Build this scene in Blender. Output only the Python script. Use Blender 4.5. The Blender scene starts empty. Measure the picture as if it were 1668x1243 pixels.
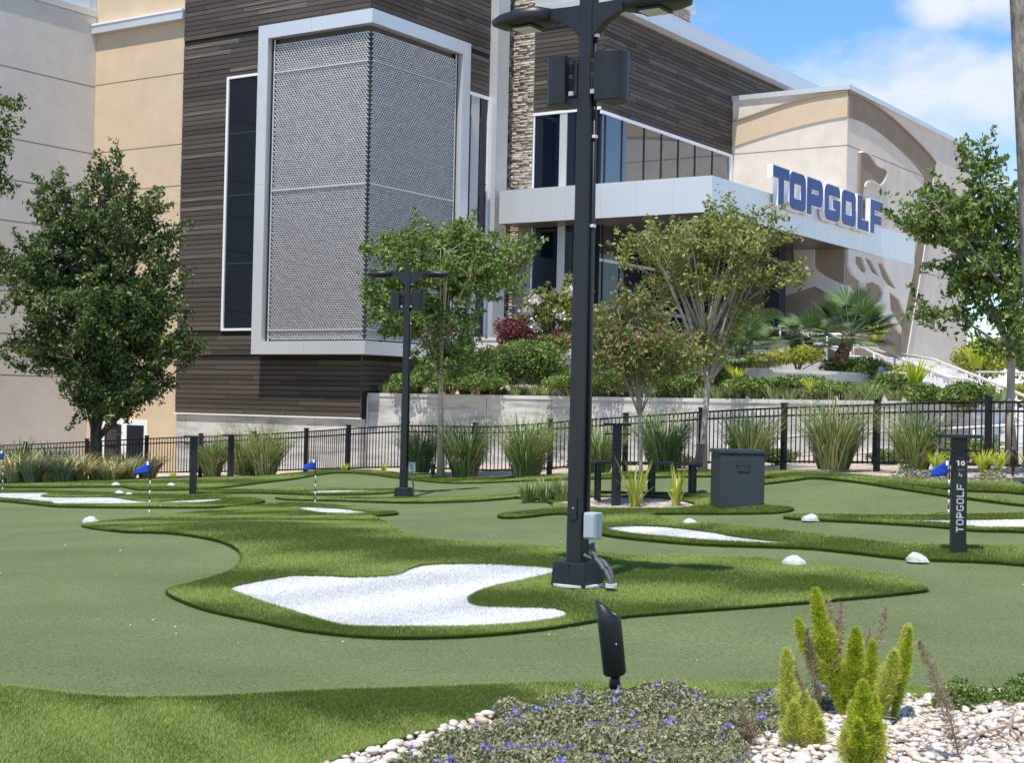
import bpy, math, random
import numpy as np
from mathutils import Matrix, Vector
from mathutils.geometry import delaunay_2d_cdt

random.seed(7); rng = np.random.default_rng(7)
scn = bpy.context.scene
COL = scn.collection
RAD = math.radians

# ------------------------------------------------------------------ camera
FPX, CX, CY = 2476.0, 834.0, 621.5
PITCH, ROLL, CAMZ = RAD(.89), RAD(1.23), 1.55
F_ = np.array([0, math.cos(PITCH), math.sin(PITCH)])
u0 = np.array([0, -math.sin(PITCH), math.cos(PITCH)]); r0 = np.array([1., 0, 0])
R_ = math.cos(ROLL)*r0 + math.sin(ROLL)*u0
U_ = -math.sin(ROLL)*r0 + math.cos(ROLL)*u0
cam_d = bpy.data.cameras.new('camera'); cam = bpy.data.objects.new('camera', cam_d); COL.objects.link(cam)
cam_d.sensor_width = 36.0; cam_d.lens = 36.0*FPX/1668.0; cam_d.clip_end = 6000; cam_d.clip_start = .05
cam.matrix_world = Matrix(((R_[0], U_[0], -F_[0], 0), (R_[1], U_[1], -F_[1], 0), (R_[2], U_[2], -F_[2], CAMZ), (0, 0, 0, 1)))
scn.camera = cam

# ------------------------------------------------------------------ sky and sun
SUN_EL, SUN_DIR = RAD(68), (-.36, -.933)        # horizontal direction towards the sun
world = bpy.data.worlds.new('World'); scn.world = world; world.use_nodes = True
wn, wl = world.node_tree.nodes, world.node_tree.links
wn.clear()
wo = wn.new('ShaderNodeOutputWorld'); bg = wn.new('ShaderNodeBackground'); sky = wn.new('ShaderNodeTexSky')
sky.sky_type = 'NISHITA'; sky.sun_disc = False; sky.sun_elevation = SUN_EL
sky.sun_rotation = math.atan2(SUN_DIR[0], SUN_DIR[1])
sky.air_density = 1.0; sky.dust_density = .15; sky.ozone_density = 4.0
bg.inputs['Strength'].default_value = .12
# scattered cumulus everywhere, by direction
tc = wn.new('ShaderNodeTexCoord')
mp = wn.new('ShaderNodeMapping'); mp.inputs['Scale'].default_value = (1, 1, 1.7)
wl.new(tc.outputs['Generated'], mp.inputs['Vector'])
def wnoise(scale, detail, rough, loc=(0, 0, 0)):
    m = wn.new('ShaderNodeMapping'); m.inputs['Location'].default_value = loc
    wl.new(mp.outputs['Vector'], m.inputs['Vector'])
    n = wn.new('ShaderNodeTexNoise'); n.inputs['Scale'].default_value = scale
    n.inputs['Detail'].default_value = detail; n.inputs['Roughness'].default_value = rough
    wl.new(m.outputs['Vector'], n.inputs['Vector']); return n
def wmath(op, a, b=None, c=None):
    n = wn.new('ShaderNodeMath'); n.operation = op
    for i, v in enumerate((a, b, c)):
        if v is None: continue
        if isinstance(v, (int, float)): n.inputs[i].default_value = v
        else: wl.new(v, n.inputs[i])
    return n.outputs[0]
def puff(px, py, rad):
    d = F_ + R_*(px-CX)/FPX - U_*(py-CY)/FPX; d = d/np.linalg.norm(d)
    v = wn.new('ShaderNodeVectorMath'); v.operation = 'DISTANCE'
    v.inputs[1].default_value = (d[0], d[1], d[2]*1.7)
    wl.new(mp.outputs['Vector'], v.inputs[0])
    return wmath('SUBTRACT', 1.0, wmath('DIVIDE', v.outputs['Value'], rad))
n1 = wnoise(9, 8, .58); n2 = wnoise(2.2, 4, .5, (3.1, 1.7, .4))
m_ = None
for p_ in ((1500, 150, .095), (1580, 150, .075), (1420, 165, .06), (1640, -10, .06), (1540, 5, .045), (1660, 120, .05)):
    q_ = puff(*p_); m_ = q_ if m_ is None else wmath('MAXIMUM', m_, q_)
base_ = wmath('MAXIMUM', m_, wmath('MULTIPLY', wmath('SUBTRACT', n2.outputs['Fac'], .53), 3.0))
fld = wmath('ADD', wmath('MAXIMUM', base_, -1.0), wmath('MULTIPLY', wmath('SUBTRACT', n1.outputs['Fac'], .5), 1.9))
mr = wn.new('ShaderNodeMapRange'); mr.interpolation_type = 'SMOOTHSTEP'
mr.inputs['From Min'].default_value = .02; mr.inputs['From Max'].default_value = .75; mr.inputs['To Max'].default_value = .93
wl.new(fld, mr.inputs['Value'])
cm = wn.new('ShaderNodeMixRGB'); wl.new(mr.outputs['Result'], cm.inputs['Fac'])
hs_ = wn.new('ShaderNodeHueSaturation'); hs_.inputs['Saturation'].default_value = 1.18
wl.new(sky.outputs['Color'], hs_.inputs['Color']); wl.new(hs_.outputs['Color'], cm.inputs['Color1'])
n3 = wnoise(5, 6, .6, (1.3, .2, 2.2)); cc = wn.new('ShaderNodeMixRGB'); wl.new(n3.outputs['Fac'], cc.inputs['Fac'])
cc.inputs['Color1'].default_value = (5.2, 5.4, 5.9, 1); cc.inputs['Color2'].default_value = (3.4, 3.8, 4.6, 1); wl.new(cc.outputs['Color'], cm.inputs['Color2'])
wl.new(cm.outputs['Color'], bg.inputs['Color']); wl.new(bg.outputs[0], wo.inputs['Surface'])

sun_d = bpy.data.lights.new('sun', 'SUN'); sun = bpy.data.objects.new('sun', sun_d); COL.objects.link(sun)
sun_d.energy = 3.6; sun_d.angle = RAD(.53); sun_d.color = (1, .93, .82)
sun.rotation_euler = Vector((-SUN_DIR[0]*math.cos(SUN_EL), -SUN_DIR[1]*math.cos(SUN_EL), -math.sin(SUN_EL))).to_track_quat('-Z', 'Y').to_euler()
vs = scn.view_settings; vs.view_transform = 'Standard'; vs.look = 'None'; vs.exposure = .72; vs.gamma = 1; vs.use_curve_mapping = False
scn.render.engine = 'CYCLES'
scn.cycles.max_bounces = 6; scn.cycles.transparent_max_bounces = 6

# ------------------------------------------------------------------ helpers: pixels, terrain
def ray(px, py): return F_ + R_*(px-CX)/FPX - U_*(py-CY)/FPX
def at(px, py, D):
    r = ray(px, py); return np.array([0, 0, CAMZ]) + r*(D/r[1])

ANCH = []
for X in (-5, -2.5, 0, 2.5, 5):
    for Y in (2, 5, 8, 10.5, 12.8): ANCH.append((X, Y, 0.0))
for px, py, D in ((1560, 903, 15.6), (1003, 825, 22.8), (1200, 829, 21.5), (657, 812, 31.5), (314, 807, 31.3), (375, 780, 42),
                  (600, 770, 39.6), (475, 772, 43), (250, 776, 47), (60, 783, 49), (930, 768, 35), (1420, 766, 27.6), (1640, 768, 26),
                  (570, 768, 37.5), (330, 797, 34), (740, 783, 36), (100, 789, 38), (60, 812, 30.5), (-100, 812, 30), (243, 838, 24.5),
                  (1330, 777, 25), (1100, 770, 30.5), (1290, 887, 16.6), (1668, 866, 18), (1800, 850, 18.5), (147, 853, 22), (-150, 853, 22)):
    p = at(px, py, D); ANCH.append(tuple(p))
ANCH = np.array(ANCH)
def _phi(r2): return np.where(r2 > 1e-9, .5*r2*np.log(np.maximum(r2, 1e-9)), 0)
_n = len(ANCH)
_K = _phi(((ANCH[:, None, :2]-ANCH[None, :, :2])**2).sum(-1)) + np.eye(_n)*1.5
_P = np.c_[np.ones(_n), ANCH[:, :2]]
_A = np.block([[_K, _P], [_P.T, np.zeros((3, 3))]])
_w = np.linalg.solve(_A, np.r_[ANCH[:, 2], np.zeros(3)])
BUMPS = [(-3.2, 17.6, 1.5, .16), (-.3, 14.4, 1.1, .06), (2.6, 12.9, .9, .05), (-2.6, 7.4, 1.3, .10), (.2, 6.9, 1.0, .05), (5.6, 22.5, 1.9, .10)]
def terrain(x, y):
    x = np.asarray(x, float); y = np.asarray(y, float); sh = x.shape
    xx = np.clip(x.ravel(), -20, 14); yy = np.clip(y.ravel(), 3, 50)
    r2 = (xx[:, None]-ANCH[None, :, 0])**2 + (yy[:, None]-ANCH[None, :, 1])**2
    z = _phi(r2)@_w[:_n] + _w[_n] + _w[_n+1]*xx + _w[_n+2]*yy
    for bx, by, s, h in BUMPS: z = z + h*np.exp(-((xx-bx)**2+((yy-by)/1.3)**2)/(2*s*s))
    return z.reshape(sh)
def tz(x, y): return float(terrain(np.array([x]), np.array([y]))[0])
_DD = np.concatenate([np.arange(4, 20, .04), np.arange(20, 62, .08)])
def G(px, py):
    """ground point seen at a place of the picture"""
    r = ray(px, py); t = _DD/r[1]
    x = r[0]*t; z = CAMZ + r[2]*t; zz = terrain(x, _DD)
    k = np.argmax(z < zz)
    if k == 0: k = len(_DD)-1
    a, b = max(k-1, 0), k
    da, db = z[a]-zz[a], z[b]-zz[b]
    s = da/(da-db) if abs(da-db) > 1e-9 else 0
    s = min(max(s, 0), 1); D = _DD[a]+(_DD[b]-_DD[a])*s
    X = r[0]/r[1]*D
    return np.array([X, D, tz(X, D)])

# ------------------------------------------------------------------ helpers: materials
MATS = {}
def mat(name, col, rough=.6, metal=0.0, col2=None, scale=8.0, bump=0.0, bscale=None, island=0.0, objrand=0.0, spec=.5,
        trans=0.0, stretch=None, detail=6, colisl=None, contrast=(.35, .65), patch=0.0):
    if name in MATS: return MATS[name]
    if colisl is not None and trans and ('leaves' in name or name in ('fountain_grass', 'variegated_lily', 'fan_palm', 'foxtail_needles', 'greygreen_leaf')):
        colisl = [tuple(min(.6, v*(1.75 if name in ('crape_leaves', 'olive_leaves', 'bronze_leaves', 'shrub_leaves') else 2.0 if name == 'fountain_grass' else 1.5)) for v in c) for c in colisl]
    m = bpy.data.materials.new(name); m.use_nodes = True; MATS[name] = m
    nt = m.node_tree; N, L = nt.nodes, nt.links
    b = N['Principled BSDF']; b.inputs['Roughness'].default_value = rough; b.inputs['Metallic'].default_value = metal
    b.inputs['Specular IOR Level'].default_value = spec
    out = None
    c1 = (*col, 1)
    tcn = N.new('ShaderNodeTexCoord'); vec = tcn.outputs['Object']
    if stretch:
        mpn = N.new('ShaderNodeMapping'); mpn.inputs['Scale'].default_value = stretch; L.new(vec, mpn.inputs['Vector']); vec = mpn.outputs['Vector']
    if col2 is not None:
        nz = N.new('ShaderNodeTexNoise'); nz.inputs['Scale'].default_value = scale; nz.inputs['Detail'].default_value = detail
        nz.inputs['Roughness'].default_value = .6
        L.new(vec, nz.inputs['Vector'])
        rp = N.new('ShaderNodeValToRGB'); rp.color_ramp.elements[0].position = contrast[0]; rp.color_ramp.elements[1].position = contrast[1]
        rp.color_ramp.elements[0].color = c1; rp.color_ramp.elements[1].color = (*col2, 1)
        L.new(nz.outputs['Fac'], rp.inputs['Fac']); out = rp.outputs['Color']
    if colisl is not None or island or objrand:
        if objrand:
            g = N.new('ShaderNodeObjectInfo'); fac = g.outputs['Random']; amt = objrand
        else:
            g = N.new('ShaderNodeNewGeometry'); fac = g.outputs['Random Per Island']; amt = island
        if colisl is not None:
            rp2 = N.new('ShaderNodeValToRGB'); els = rp2.color_ramp.elements
            while len(els) < len(colisl): els.new(.5)
            for i, c in enumerate(colisl):
                els[i].position = i/(len(colisl)-1); els[i].color = (*c, 1)
            L.new(fac, rp2.inputs['Fac'])
            if out is None: out = rp2.outputs['Color']
            else:
                mx = N.new('ShaderNodeMixRGB'); mx.inputs['Fac'].default_value = .65
                L.new(out, mx.inputs['Color1']); L.new(rp2.outputs['Color'], mx.inputs['Color2']); out = mx.outputs['Color']
        else:
            hs = N.new('ShaderNodeHueSaturation')
            mm = N.new('ShaderNodeMapRange'); mm.inputs['To Min'].default_value = 1-amt; mm.inputs['To Max'].default_value = 1+amt
            L.new(fac, mm.inputs['Value']); L.new(mm.outputs['Result'], hs.inputs['Value'])
            if out is None: hs.inputs['Color'].default_value = c1
            else: L.new(out, hs.inputs['Color'])
            out = hs.outputs['Color']
    if patch:
        n5 = N.new('ShaderNodeTexNoise'); n5.inputs['Scale'].default_value = .55; n5.inputs['Detail'].default_value = 7; n5.inputs['Roughness'].default_value = .62
        L.new(tcn.outputs['Object'], n5.inputs['Vector']); m5 = N.new('ShaderNodeMapRange'); m5.inputs['From Min'].default_value = .3; m5.inputs['From Max'].default_value = .7
        m5.inputs['To Min'].default_value = 1-patch; m5.inputs['To Max'].default_value = 1+patch; L.new(n5.outputs['Fac'], m5.inputs['Value'])
        h5 = N.new('ShaderNodeHueSaturation'); L.new(m5.outputs['Result'], h5.inputs['Value'])
        if out is None: h5.inputs['Color'].default_value = c1
        else: L.new(out, h5.inputs['Color'])
        out = h5.outputs['Color']
    if out is None: b.inputs['Base Color'].default_value = c1
    else: L.new(out, b.inputs['Base Color'])
    if bump:
        nb = N.new('ShaderNodeTexNoise'); nb.inputs['Scale'].default_value = bscale or scale*4; nb.inputs['Detail'].default_value = 5
        L.new(vec, nb.inputs['Vector'])
        bp = N.new('ShaderNodeBump'); bp.inputs['Strength'].default_value = bump; bp.inputs['Distance'].default_value = .02
        L.new(nb.outputs['Fac'], bp.inputs['Height']); L.new(bp.outputs['Normal'], b.inputs['Normal'])
    if trans:
        tr = N.new('ShaderNodeBsdfTranslucent'); ms = N.new('ShaderNodeMixShader'); ms.inputs['Fac'].default_value = trans
        if out is not None: L.new(out, tr.inputs['Color'])
        else: tr.inputs['Color'].default_value = c1
        o = N['Material Output']; L.new(b.outputs[0], ms.inputs[1]); L.new(tr.outputs[0], ms.inputs[2]); L.new(ms.outputs[0], o.inputs['Surface'])
    return m

# ------------------------------------------------------------------ helpers: meshes
def link(o, parent=None):
    COL.objects.link(o)
    if parent is not None: o.parent = parent
    return o
def mesh_np(name, V, Fc, m, parent=None, smooth=False):
    """V (n,3), Fc (k,3 or 4) numpy arrays"""
    me = bpy.data.meshes.new(name); V = np.asarray(V, np.float32); Fc = np.asarray(Fc, np.int32); k = Fc.shape[1]
    me.vertices.add(len(V)); me.vertices.foreach_set('co', V.ravel())
    me.loops.add(Fc.size); me.loops.foreach_set('vertex_index', Fc.ravel())
    me.polygons.add(len(Fc)); me.polygons.foreach_set('loop_start', np.arange(0, Fc.size, k, dtype=np.int32))
    me.update(calc_edges=True)
    if smooth: me.polygons.foreach_set('use_smooth', np.ones(len(Fc), bool))
    me.materials.append(m)
    return link(bpy.data.objects.new(name, me), parent)
class MB:
    def __init__(s): s.v = []; s.f = []
    def box(s, x0, x1, y0, y1, z0, z1):
        n = len(s.v)
        s.v += [(x0, y0, z0), (x1, y0, z0), (x1, y1, z0), (x0, y1, z0), (x0, y0, z1), (x1, y0, z1), (x1, y1, z1), (x0, y1, z1)]
        s.f += [tuple(n+i for i in q) for q in ((0, 3, 2, 1), (4, 5, 6, 7), (0, 1, 5, 4), (1, 2, 6, 5), (2, 3, 7, 6), (3, 0, 4, 7))]
        return s
    def quad(s, a, b, c, d):
        n = len(s.v); s.v += [tuple(a), tuple(b), tuple(c), tuple(d)]; s.f.append((n, n+1, n+2, n+3)); return s
    def tube(s, path, rad, n=8, cap=True, wob=0.0):
        path = [np.array(p, float) for p in path]
        if not hasattr(rad, '__len__'): rad = [rad]*len(path)
        b = len(s.v)
        up = np.array([.13, .31, .94])
        for i, p in enumerate(path):
            d = path[min(i+1, len(path)-1)]-path[max(i-1, 0)]; d = d/(np.linalg.norm(d)+1e-9)
            a = np.cross(d, up if abs(d@up) < .9 else np.array([1., 0, 0])); a /= np.linalg.norm(a); c = np.cross(d, a)
            for k in range(n):
                t = 2*math.pi*k/n; r = rad[i]*(1+random.uniform(-wob, wob))
                s.v.append(tuple(p+(a*math.cos(t)+c*math.sin(t))*r))
        for i in range(len(path)-1):
            for k in range(n):
                k2 = (k+1) % n
                s.f.append((b+i*n+k, b+i*n+k2, b+(i+1)*n+k2, b+(i+1)*n+k))
        if cap:
            s.f.append(tuple(b+k for k in range(n))[::-1]); s.f.append(tuple(b+(len(path)-1)*n+k for k in range(n)))
        return s
    def lathe(s, prof, n=16, c=(0, 0, 0)):
        b = len(s.v)
        for r, z in prof:
            for k in range(n):
                t = 2*math.pi*k/n; s.v.append((c[0]+r*math.cos(t), c[1]+r*math.sin(t), c[2]+z))
        for i in range(len(prof)-1):
            for k in range(n):
                k2 = (k+1) % n; s.f.append((b+i*n+k, b+i*n+k2, b+(i+1)*n+k2, b+(i+1)*n+k))
        s.f.append(tuple(b+k for k in range(n))[::-1]); s.f.append(tuple(b+(len(prof)-1)*n+k for k in range(n)))
        return s
    def prism(s, pts, fn0, fn1):
        """closed 2D outline between two maps to 3D"""
        n = len(pts); b = len(s.v)
        s.v += [tuple(fn0(p)) for p in pts]+[tuple(fn1(p)) for p in pts]
        s.f.append(tuple(range(b, b+n))[::-1]); s.f.append(tuple(range(b+n, b+2*n)))
        for i in range(n):
            j = (i+1) % n; s.f.append((b+i, b+j, b+n+j, b+n+i))
        return s
    def build(s, name, m, parent=None, smooth=False, bevel=0.0):
        me = bpy.data.meshes.new(name); me.from_pydata([tuple(map(float, v)) for v in s.v], [], s.f); me.update()
        if smooth: me.polygons.foreach_set('use_smooth', np.ones(len(me.polygons), bool))
        me.materials.append(m)
        o = link(bpy.data.objects.new(name, me), parent)
        if bevel:
            bv = o.modifiers.new('bevel', 'BEVEL'); bv.width = bevel; bv.segments = 2; bv.limit_method = 'ANGLE'; bv.angle_limit = RAD(40)
        return o
def empty(name, loc=(0, 0, 0), rz=0.0):
    o = bpy.data.objects.new(name, None); o.empty_display_size = .2; o.location = [float(v) for v in loc]; o.rotation_euler = (0, 0, rz); return link(o)
def tag(o, label=None, cat=None, group=None, kind=None):
    if label: o['label'] = label
    if cat: o['category'] = cat
    if group: o['group'] = group
    if kind: o['kind'] = kind
    return o
def copy_tree(o, parent=None):
    c = o.copy(); COL.objects.link(c); c.parent = parent
    for ch in list(o.children): copy_tree(ch, c)
    return c
def smooth_poly(pts, k=4, closed=True):
    P = np.array(pts, float); n = len(P); out = []
    for i in range(n if closed else n-1):
        if closed: a, b, c, d = P[(i-1) % n], P[i], P[(i+1) % n], P[(i+2) % n]
        else: a, b, c, d = P[max(i-1, 0)], P[i], P[i+1], P[min(i+2, n-1)]
        for j in range(k):
            t = j/k
            out.append(.5*((2*b)+(-a+c)*t+(2*a-5*b+4*c-d)*t*t+(-a+3*b-3*c+d)*t**3))
    if not closed: out.append(P[-1])
    return np.array(out)
def inside(P, poly):
    x, y = P[:, 0], P[:, 1]; r = np.zeros(len(P), bool); n = len(poly)
    for i in range(n):
        x1, y1 = poly[i]; x2, y2 = poly[(i+1) % n]
        if y1 == y2: continue
        c = ((y1 > y) != (y2 > y)) & (x < (x2-x1)*(y-y1)/(y2-y1)+x1); r ^= c
    return r
def cdt(outer, holes=(), grid=None):
    """triangles of a 2D outline with holes; optional inner points"""
    pts = []; edges = []
    for loop in (outer, *holes):
        b = len(pts); n = len(loop); pts += [Vector((float(p[0]), float(p[1]))) for p in loop]
        edges += [(b+i, b+(i+1) % n) for i in range(n)]
    if grid is not None: pts += [Vector((float(p[0]), float(p[1]))) for p in grid]
    r = delaunay_2d_cdt(pts, edges, [], 0, 1e-5)
    V = np.array([(v.x, v.y) for v in r[0]]); T = np.array([t for t in r[2] if len(t) == 3])
    c = V[T].mean(1); k = inside(c, outer)
    for h in holes: k &= ~inside(c, h)
    T = T[k]
    a, b_, c_ = V[T[:, 0]], V[T[:, 1]], V[T[:, 2]]
    cr = (b_[:, 0]-a[:, 0])*(c_[:, 1]-a[:, 1])-(b_[:, 1]-a[:, 1])*(c_[:, 0]-a[:, 0])
    T[cr < 0] = T[cr < 0][:, ::-1]
    return V, T[np.abs(cr) > 1e-9]
def plate(outer, holes, m3, depth, name, material, parent):
    """flat shape with thickness: m3 maps (a, b, h) to 3D, h from 0 to depth"""
    V, T = cdt(outer, holes); n = len(V)
    v = [m3(a, b, depth) for a, b in V]+[m3(a, b, 0) for a, b in V]
    f = [tuple(t) for t in T]+[tuple(t[::-1]+n) for t in T]
    e = {}
    for t in T:
        for i in range(3):
            a, b = int(t[i]), int(t[(i+1) % 3])
            if (b, a) in e: del e[(b, a)]
            else: e[(a, b)] = 1
    f += [(a, a+n, b+n, b) for a, b in e]
    mb = MB(); mb.v = v; mb.f = [tuple(int(i) for i in q) for q in f]
    return mb.build(name, material, parent)

# ------------------------------------------------------------------ materials
M = dict(
    green=mat('putting_turf', (.068, .097, .032), .9, col2=(.212, .256, .124), scale=58, bump=.7, bscale=150, spec=.1, detail=3, contrast=(.28, .72), patch=.16),
    turf=mat('fringe_mat', (.085, .125, .02), .9, col2=(.14, .19, .035), scale=60, bump=.8, bscale=220, spec=.1),
    blade=mat('fringe_blades', (.1, .17, .03), .65, island=1, trans=.3, spec=.25, colisl=[(.09, .145, .02), (.15, .215, .032), (.20, .27, .05), (.26, .325, .085), (.33, .38, .14)]),
    sfib=mat('white_fibre', (.6, .6, .62), .8, trans=.2, island=1, colisl=[(.62, .62, .62), (.72, .72, .72), (.78, .78, .77), (.82, .82, .80)]),
    sand=mat('white_bunker_fibre', (.58, .58, .58), .9, col2=(.78, .78, .77), scale=60, bump=.9, bscale=120, spec=.1, contrast=(.3, .6), patch=.06),
    soil=mat('bed_mulch', (.30, .23, .17), .95, col2=(.62, .54, .46), scale=9, bump=.9, bscale=60, spec=.1),
    pebble=mat('river_pebble', (.6, .5, .42), .55, objrand=1, col2=(.5, .42, .34), scale=30, colisl=[(.40, .27, .19), (.58, .49, .40), (.64, .60, .55), (.70, .68, .65), (.40, .33, .27), (.62, .54, .48), (.58, .58, .57), (.68, .66, .62)]),
    pebble2=mat('river_pebble_small', (.6, .5, .42), .55, island=1, col2=(.5, .42, .34), scale=30, colisl=[(.40, .27, .19), (.58, .49, .40), (.64, .60, .55), (.70, .68, .65), (.40, .33, .27), (.62, .54, .48), (.58, .58, .57), (.68, .66, .62)]),
    rock=mat('white_rock', (.38, .38, .37), .75, col2=(.58, .58, .56), scale=14, bump=.35, bscale=30),
    cream=mat('cream_stucco', (.62, .56, .48), .9, col2=(.68, .62, .54), scale=2.0, bump=.15, bscale=120, patch=.05, spec=.2),
    grey=mat('grey_stucco', (.63, .59, .54), .9, col2=(.67, .635, .59), scale=1.5, bump=.15, bscale=120, patch=.05, spec=.2),
    tan=mat('tan_stucco', (.58, .455, .31), .9, col2=(.61, .485, .335), scale=1.8, bump=.15, bscale=120, patch=.05, spec=.2),
    taupe=mat('taupe_stucco', (.27, .215, .16), .9, col2=(.30, .24, .18), scale=2, bump=.15, bscale=120, patch=.05, spec=.2),
    joint=mat('joint_shadow_gap', (.16, .14, .12), .9),
    wood=mat('weathered_wood', (.060, .050, .043), .7, col2=(.105, .088, .074), scale=3.0, objrand=.3, bump=.3, bscale=30, stretch=(.6, .6, 9), spec=.25, contrast=(.3, .75)),
    woodpale=mat('bleached_wood', (.065, .055, .047), .75, col2=(.34, .295, .25), scale=2.2, objrand=.15, stretch=(.5, .5, 7), spec=.25, contrast=(.46, .7)),
    woodback=mat('wood_backing', (.012, .01, .009), .9),
    metal=mat('silver_panel', (.655, .675, .695), .38, .4, col2=(.69, .705, .72), scale=.7, spec=.5),
    steel=mat('mesh_wire', (.56, .55, .555), .45, .15, island=.15),
    railm=mat('rail_metal', (.72, .66, .64), .4, .2),
    bayback=mat('bay_lining', (.07, .075, .085), .8),
    dark=mat('dark_reveal', (.018, .02, .026), .6),
    glass=mat('tinted_glass', (.004, .008, .018), .03, 0, spec=.5),
    glassr=mat('coated_glass', (.20, .21, .23), .02, .82, spec=.5),
    white=mat('white_paint', (.80, .81, .82), .45),
    blue=mat('sign_blue', (.008, .022, .19), .35, spec=.5),
    black=mat('black_powdercoat', (.011, .0125, .016), .42, col2=(.016, .018, .022), scale=3, spec=.45, bump=.05, bscale=200),
    fence=mat('fence_black', (.008, .008, .010), .5, spec=.4),
    bin=mat('bin_charcoal', (.030, .040, .048), .5, col2=(.036, .048, .057), scale=2, spec=.4),
    bench=mat('bench_brown', (.045, .036, .042), .5),
    gbox=mat('grey_box', (.36, .42, .44), .5),
    conduit=mat('grey_conduit', (.07, .075, .085), .5, bump=.3, bscale=120),
    flag=mat('flag_blue', (.008, .065, .50), .65, trans=.25),
    concrete=mat('board_concrete', (.27, .265, .25), .85, col2=(.60, .59, .565), scale=1.5, bump=.3, bscale=25, stretch=(.45, .45, 3.4), contrast=(.28, .56), patch=.12),
    concrete2=mat('smooth_concrete', (.52, .51, .49), .85, col2=(.66, .65, .63), scale=1.5, bump=.1, bscale=40),
    bark=mat('grey_bark', (.10, .082, .066), .9, col2=(.36, .32, .28), scale=9, bump=.8, bscale=26, stretch=(1, 1, .3)),
    crapebark=mat('smooth_tan_bark', (.46, .34, .235), .75, col2=(.60, .48, .36), scale=4, bump=.15, stretch=(1, 1, .3)),
    greybark=mat('pale_grey_bark', (.30, .25, .20), .8, col2=(.46, .40, .33), scale=6, bump=.2, stretch=(1, 1, .3)),
    oakbark=mat('dark_oak_bark', (.045, .038, .032), .95, col2=(.11, .095, .08), scale=9, bump=.8, bscale=24, stretch=(1, 1, .35)),
    oak=mat('oak_leaves', (.1, .1, .1), .5, trans=.28, island=1, colisl=[(.018, .036, .011), (.032, .06, .016), (.05, .085, .02), (.085, .125, .028), (.19, .215, .05)]),
    crape=mat('crape_leaves', (.1, .1, .1), .55, trans=.3, island=1, colisl=[(.035, .065, .014), (.065, .115, .02), (.11, .16, .03), (.18, .22, .055)]),
    crape2=mat('bronze_leaves', (.1, .1, .1), .55, trans=.3, island=1, colisl=[(.05, .085, .018), (.09, .13, .028), (.13, .15, .04), (.19, .10, .05), (.11, .13, .03)]),
    olive=mat('olive_leaves', (.1, .1, .1), .55, trans=.3, island=1, colisl=[(.06, .09, .018), (.11, .14, .028), (.17, .185, .042), (.25, .24, .08)]),
    shrub=mat('shrub_leaves', (.1, .1, .1), .55, trans=.28, island=1, colisl=[(.03, .058, .012), (.06, .105, .018), (.10, .15, .026), (.17, .21, .045)]),
    limeleaf=mat('lime_leaves', (.1, .1, .1), .55, trans=.3, island=1, colisl=[(.08, .13, .015), (.17, .21, .03), (.30, .30, .04), (.40, .36, .05)]),
    redleaf=mat('burgundy_leaves', (.1, .1, .1), .55, trans=.25, island=1, colisl=[(.05, .014, .014), (.10, .025, .025), (.17, .035, .04), (.07, .035, .02)]),
    grass=mat('fountain_grass', (.1, .1, .1), .55, trans=.3, island=1, colisl=[(.04, .075, .018), (.075, .12, .028), (.11, .16, .042), (.17, .2, .07), (.28, .25, .13)]),
    seed=mat('grass_plumes', (.38, .31, .20), .8, trans=.3),
    lily=mat('variegated_lily', (.1, .1, .1), .55, trans=.3, island=1, colisl=[(.10, .13, .04), (.24, .25, .08), (.40, .36, .16), (.43, .40, .24), (.30, .24, .11)]),
    palm=mat('fan_palm', (.1, .1, .1), .5, trans=.2, island=1, colisl=[(.035, .075, .025), (.06, .12, .035), (.10, .16, .05), (.16, .20, .08)]),
    palmtrunk=mat('palm_trunk', (.06, .035, .022), .95, col2=(.14, .09, .06), scale=14, bump=1, bscale=30),
    flower=mat('white_blossom', (.80, .76, .68), .7, trans=.25, island=.12),
    yflower=mat('yellow_flower', (.62, .50, .03), .6, trans=.2, island=.2),
    pflower=mat('purple_flower', (.1, .1, .1), .6, trans=.3, island=1, colisl=[(.17, .16, .55), (.26, .24, .72), (.38, .34, .80)]),
    lant=mat('greygreen_leaf', (.1, .1, .1), .6, trans=.2, island=1, colisl=[(.07, .085, .04), (.13, .145, .065), (.19, .195, .105), (.27, .26, .17), (.2, .21, .07)]),
    twig=mat('dry_twig', (.30, .22, .15), .85, island=.35),
    fox=mat('foxtail_needles', (.1, .1, .1), .55, trans=.45, island=1, colisl=[(.16, .24, .014), (.27, .36, .022), (.38, .45, .035), (.46, .49, .07)]),
    foxy=mat('foxtail_needles_pale', (.1, .1, .1), .55, trans=.5, island=1, colisl=[(.46, .52, .07), (.62, .65, .13), (.70, .69, .22), (.58, .64, .09)]),
    foxd=mat('foxtail_needles_dry', (.1, .1, .1), .7, trans=.2, island=1, colisl=[(.22, .15, .09), (.34, .26, .17), (.42, .33, .22)]),
)
for k_ in ('stone_a',):
    M['stone'] = mat('ledger_stone', (.1, .1, .1), .85, bump=.4, bscale=40, scale=10, island=1,
                     colisl=[(.20, .155, .12), (.42, .35, .28), (.50, .45, .39), (.32, .25, .19), (.56, .51, .45), (.38, .35, .32), (.47, .37, .27)])

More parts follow.
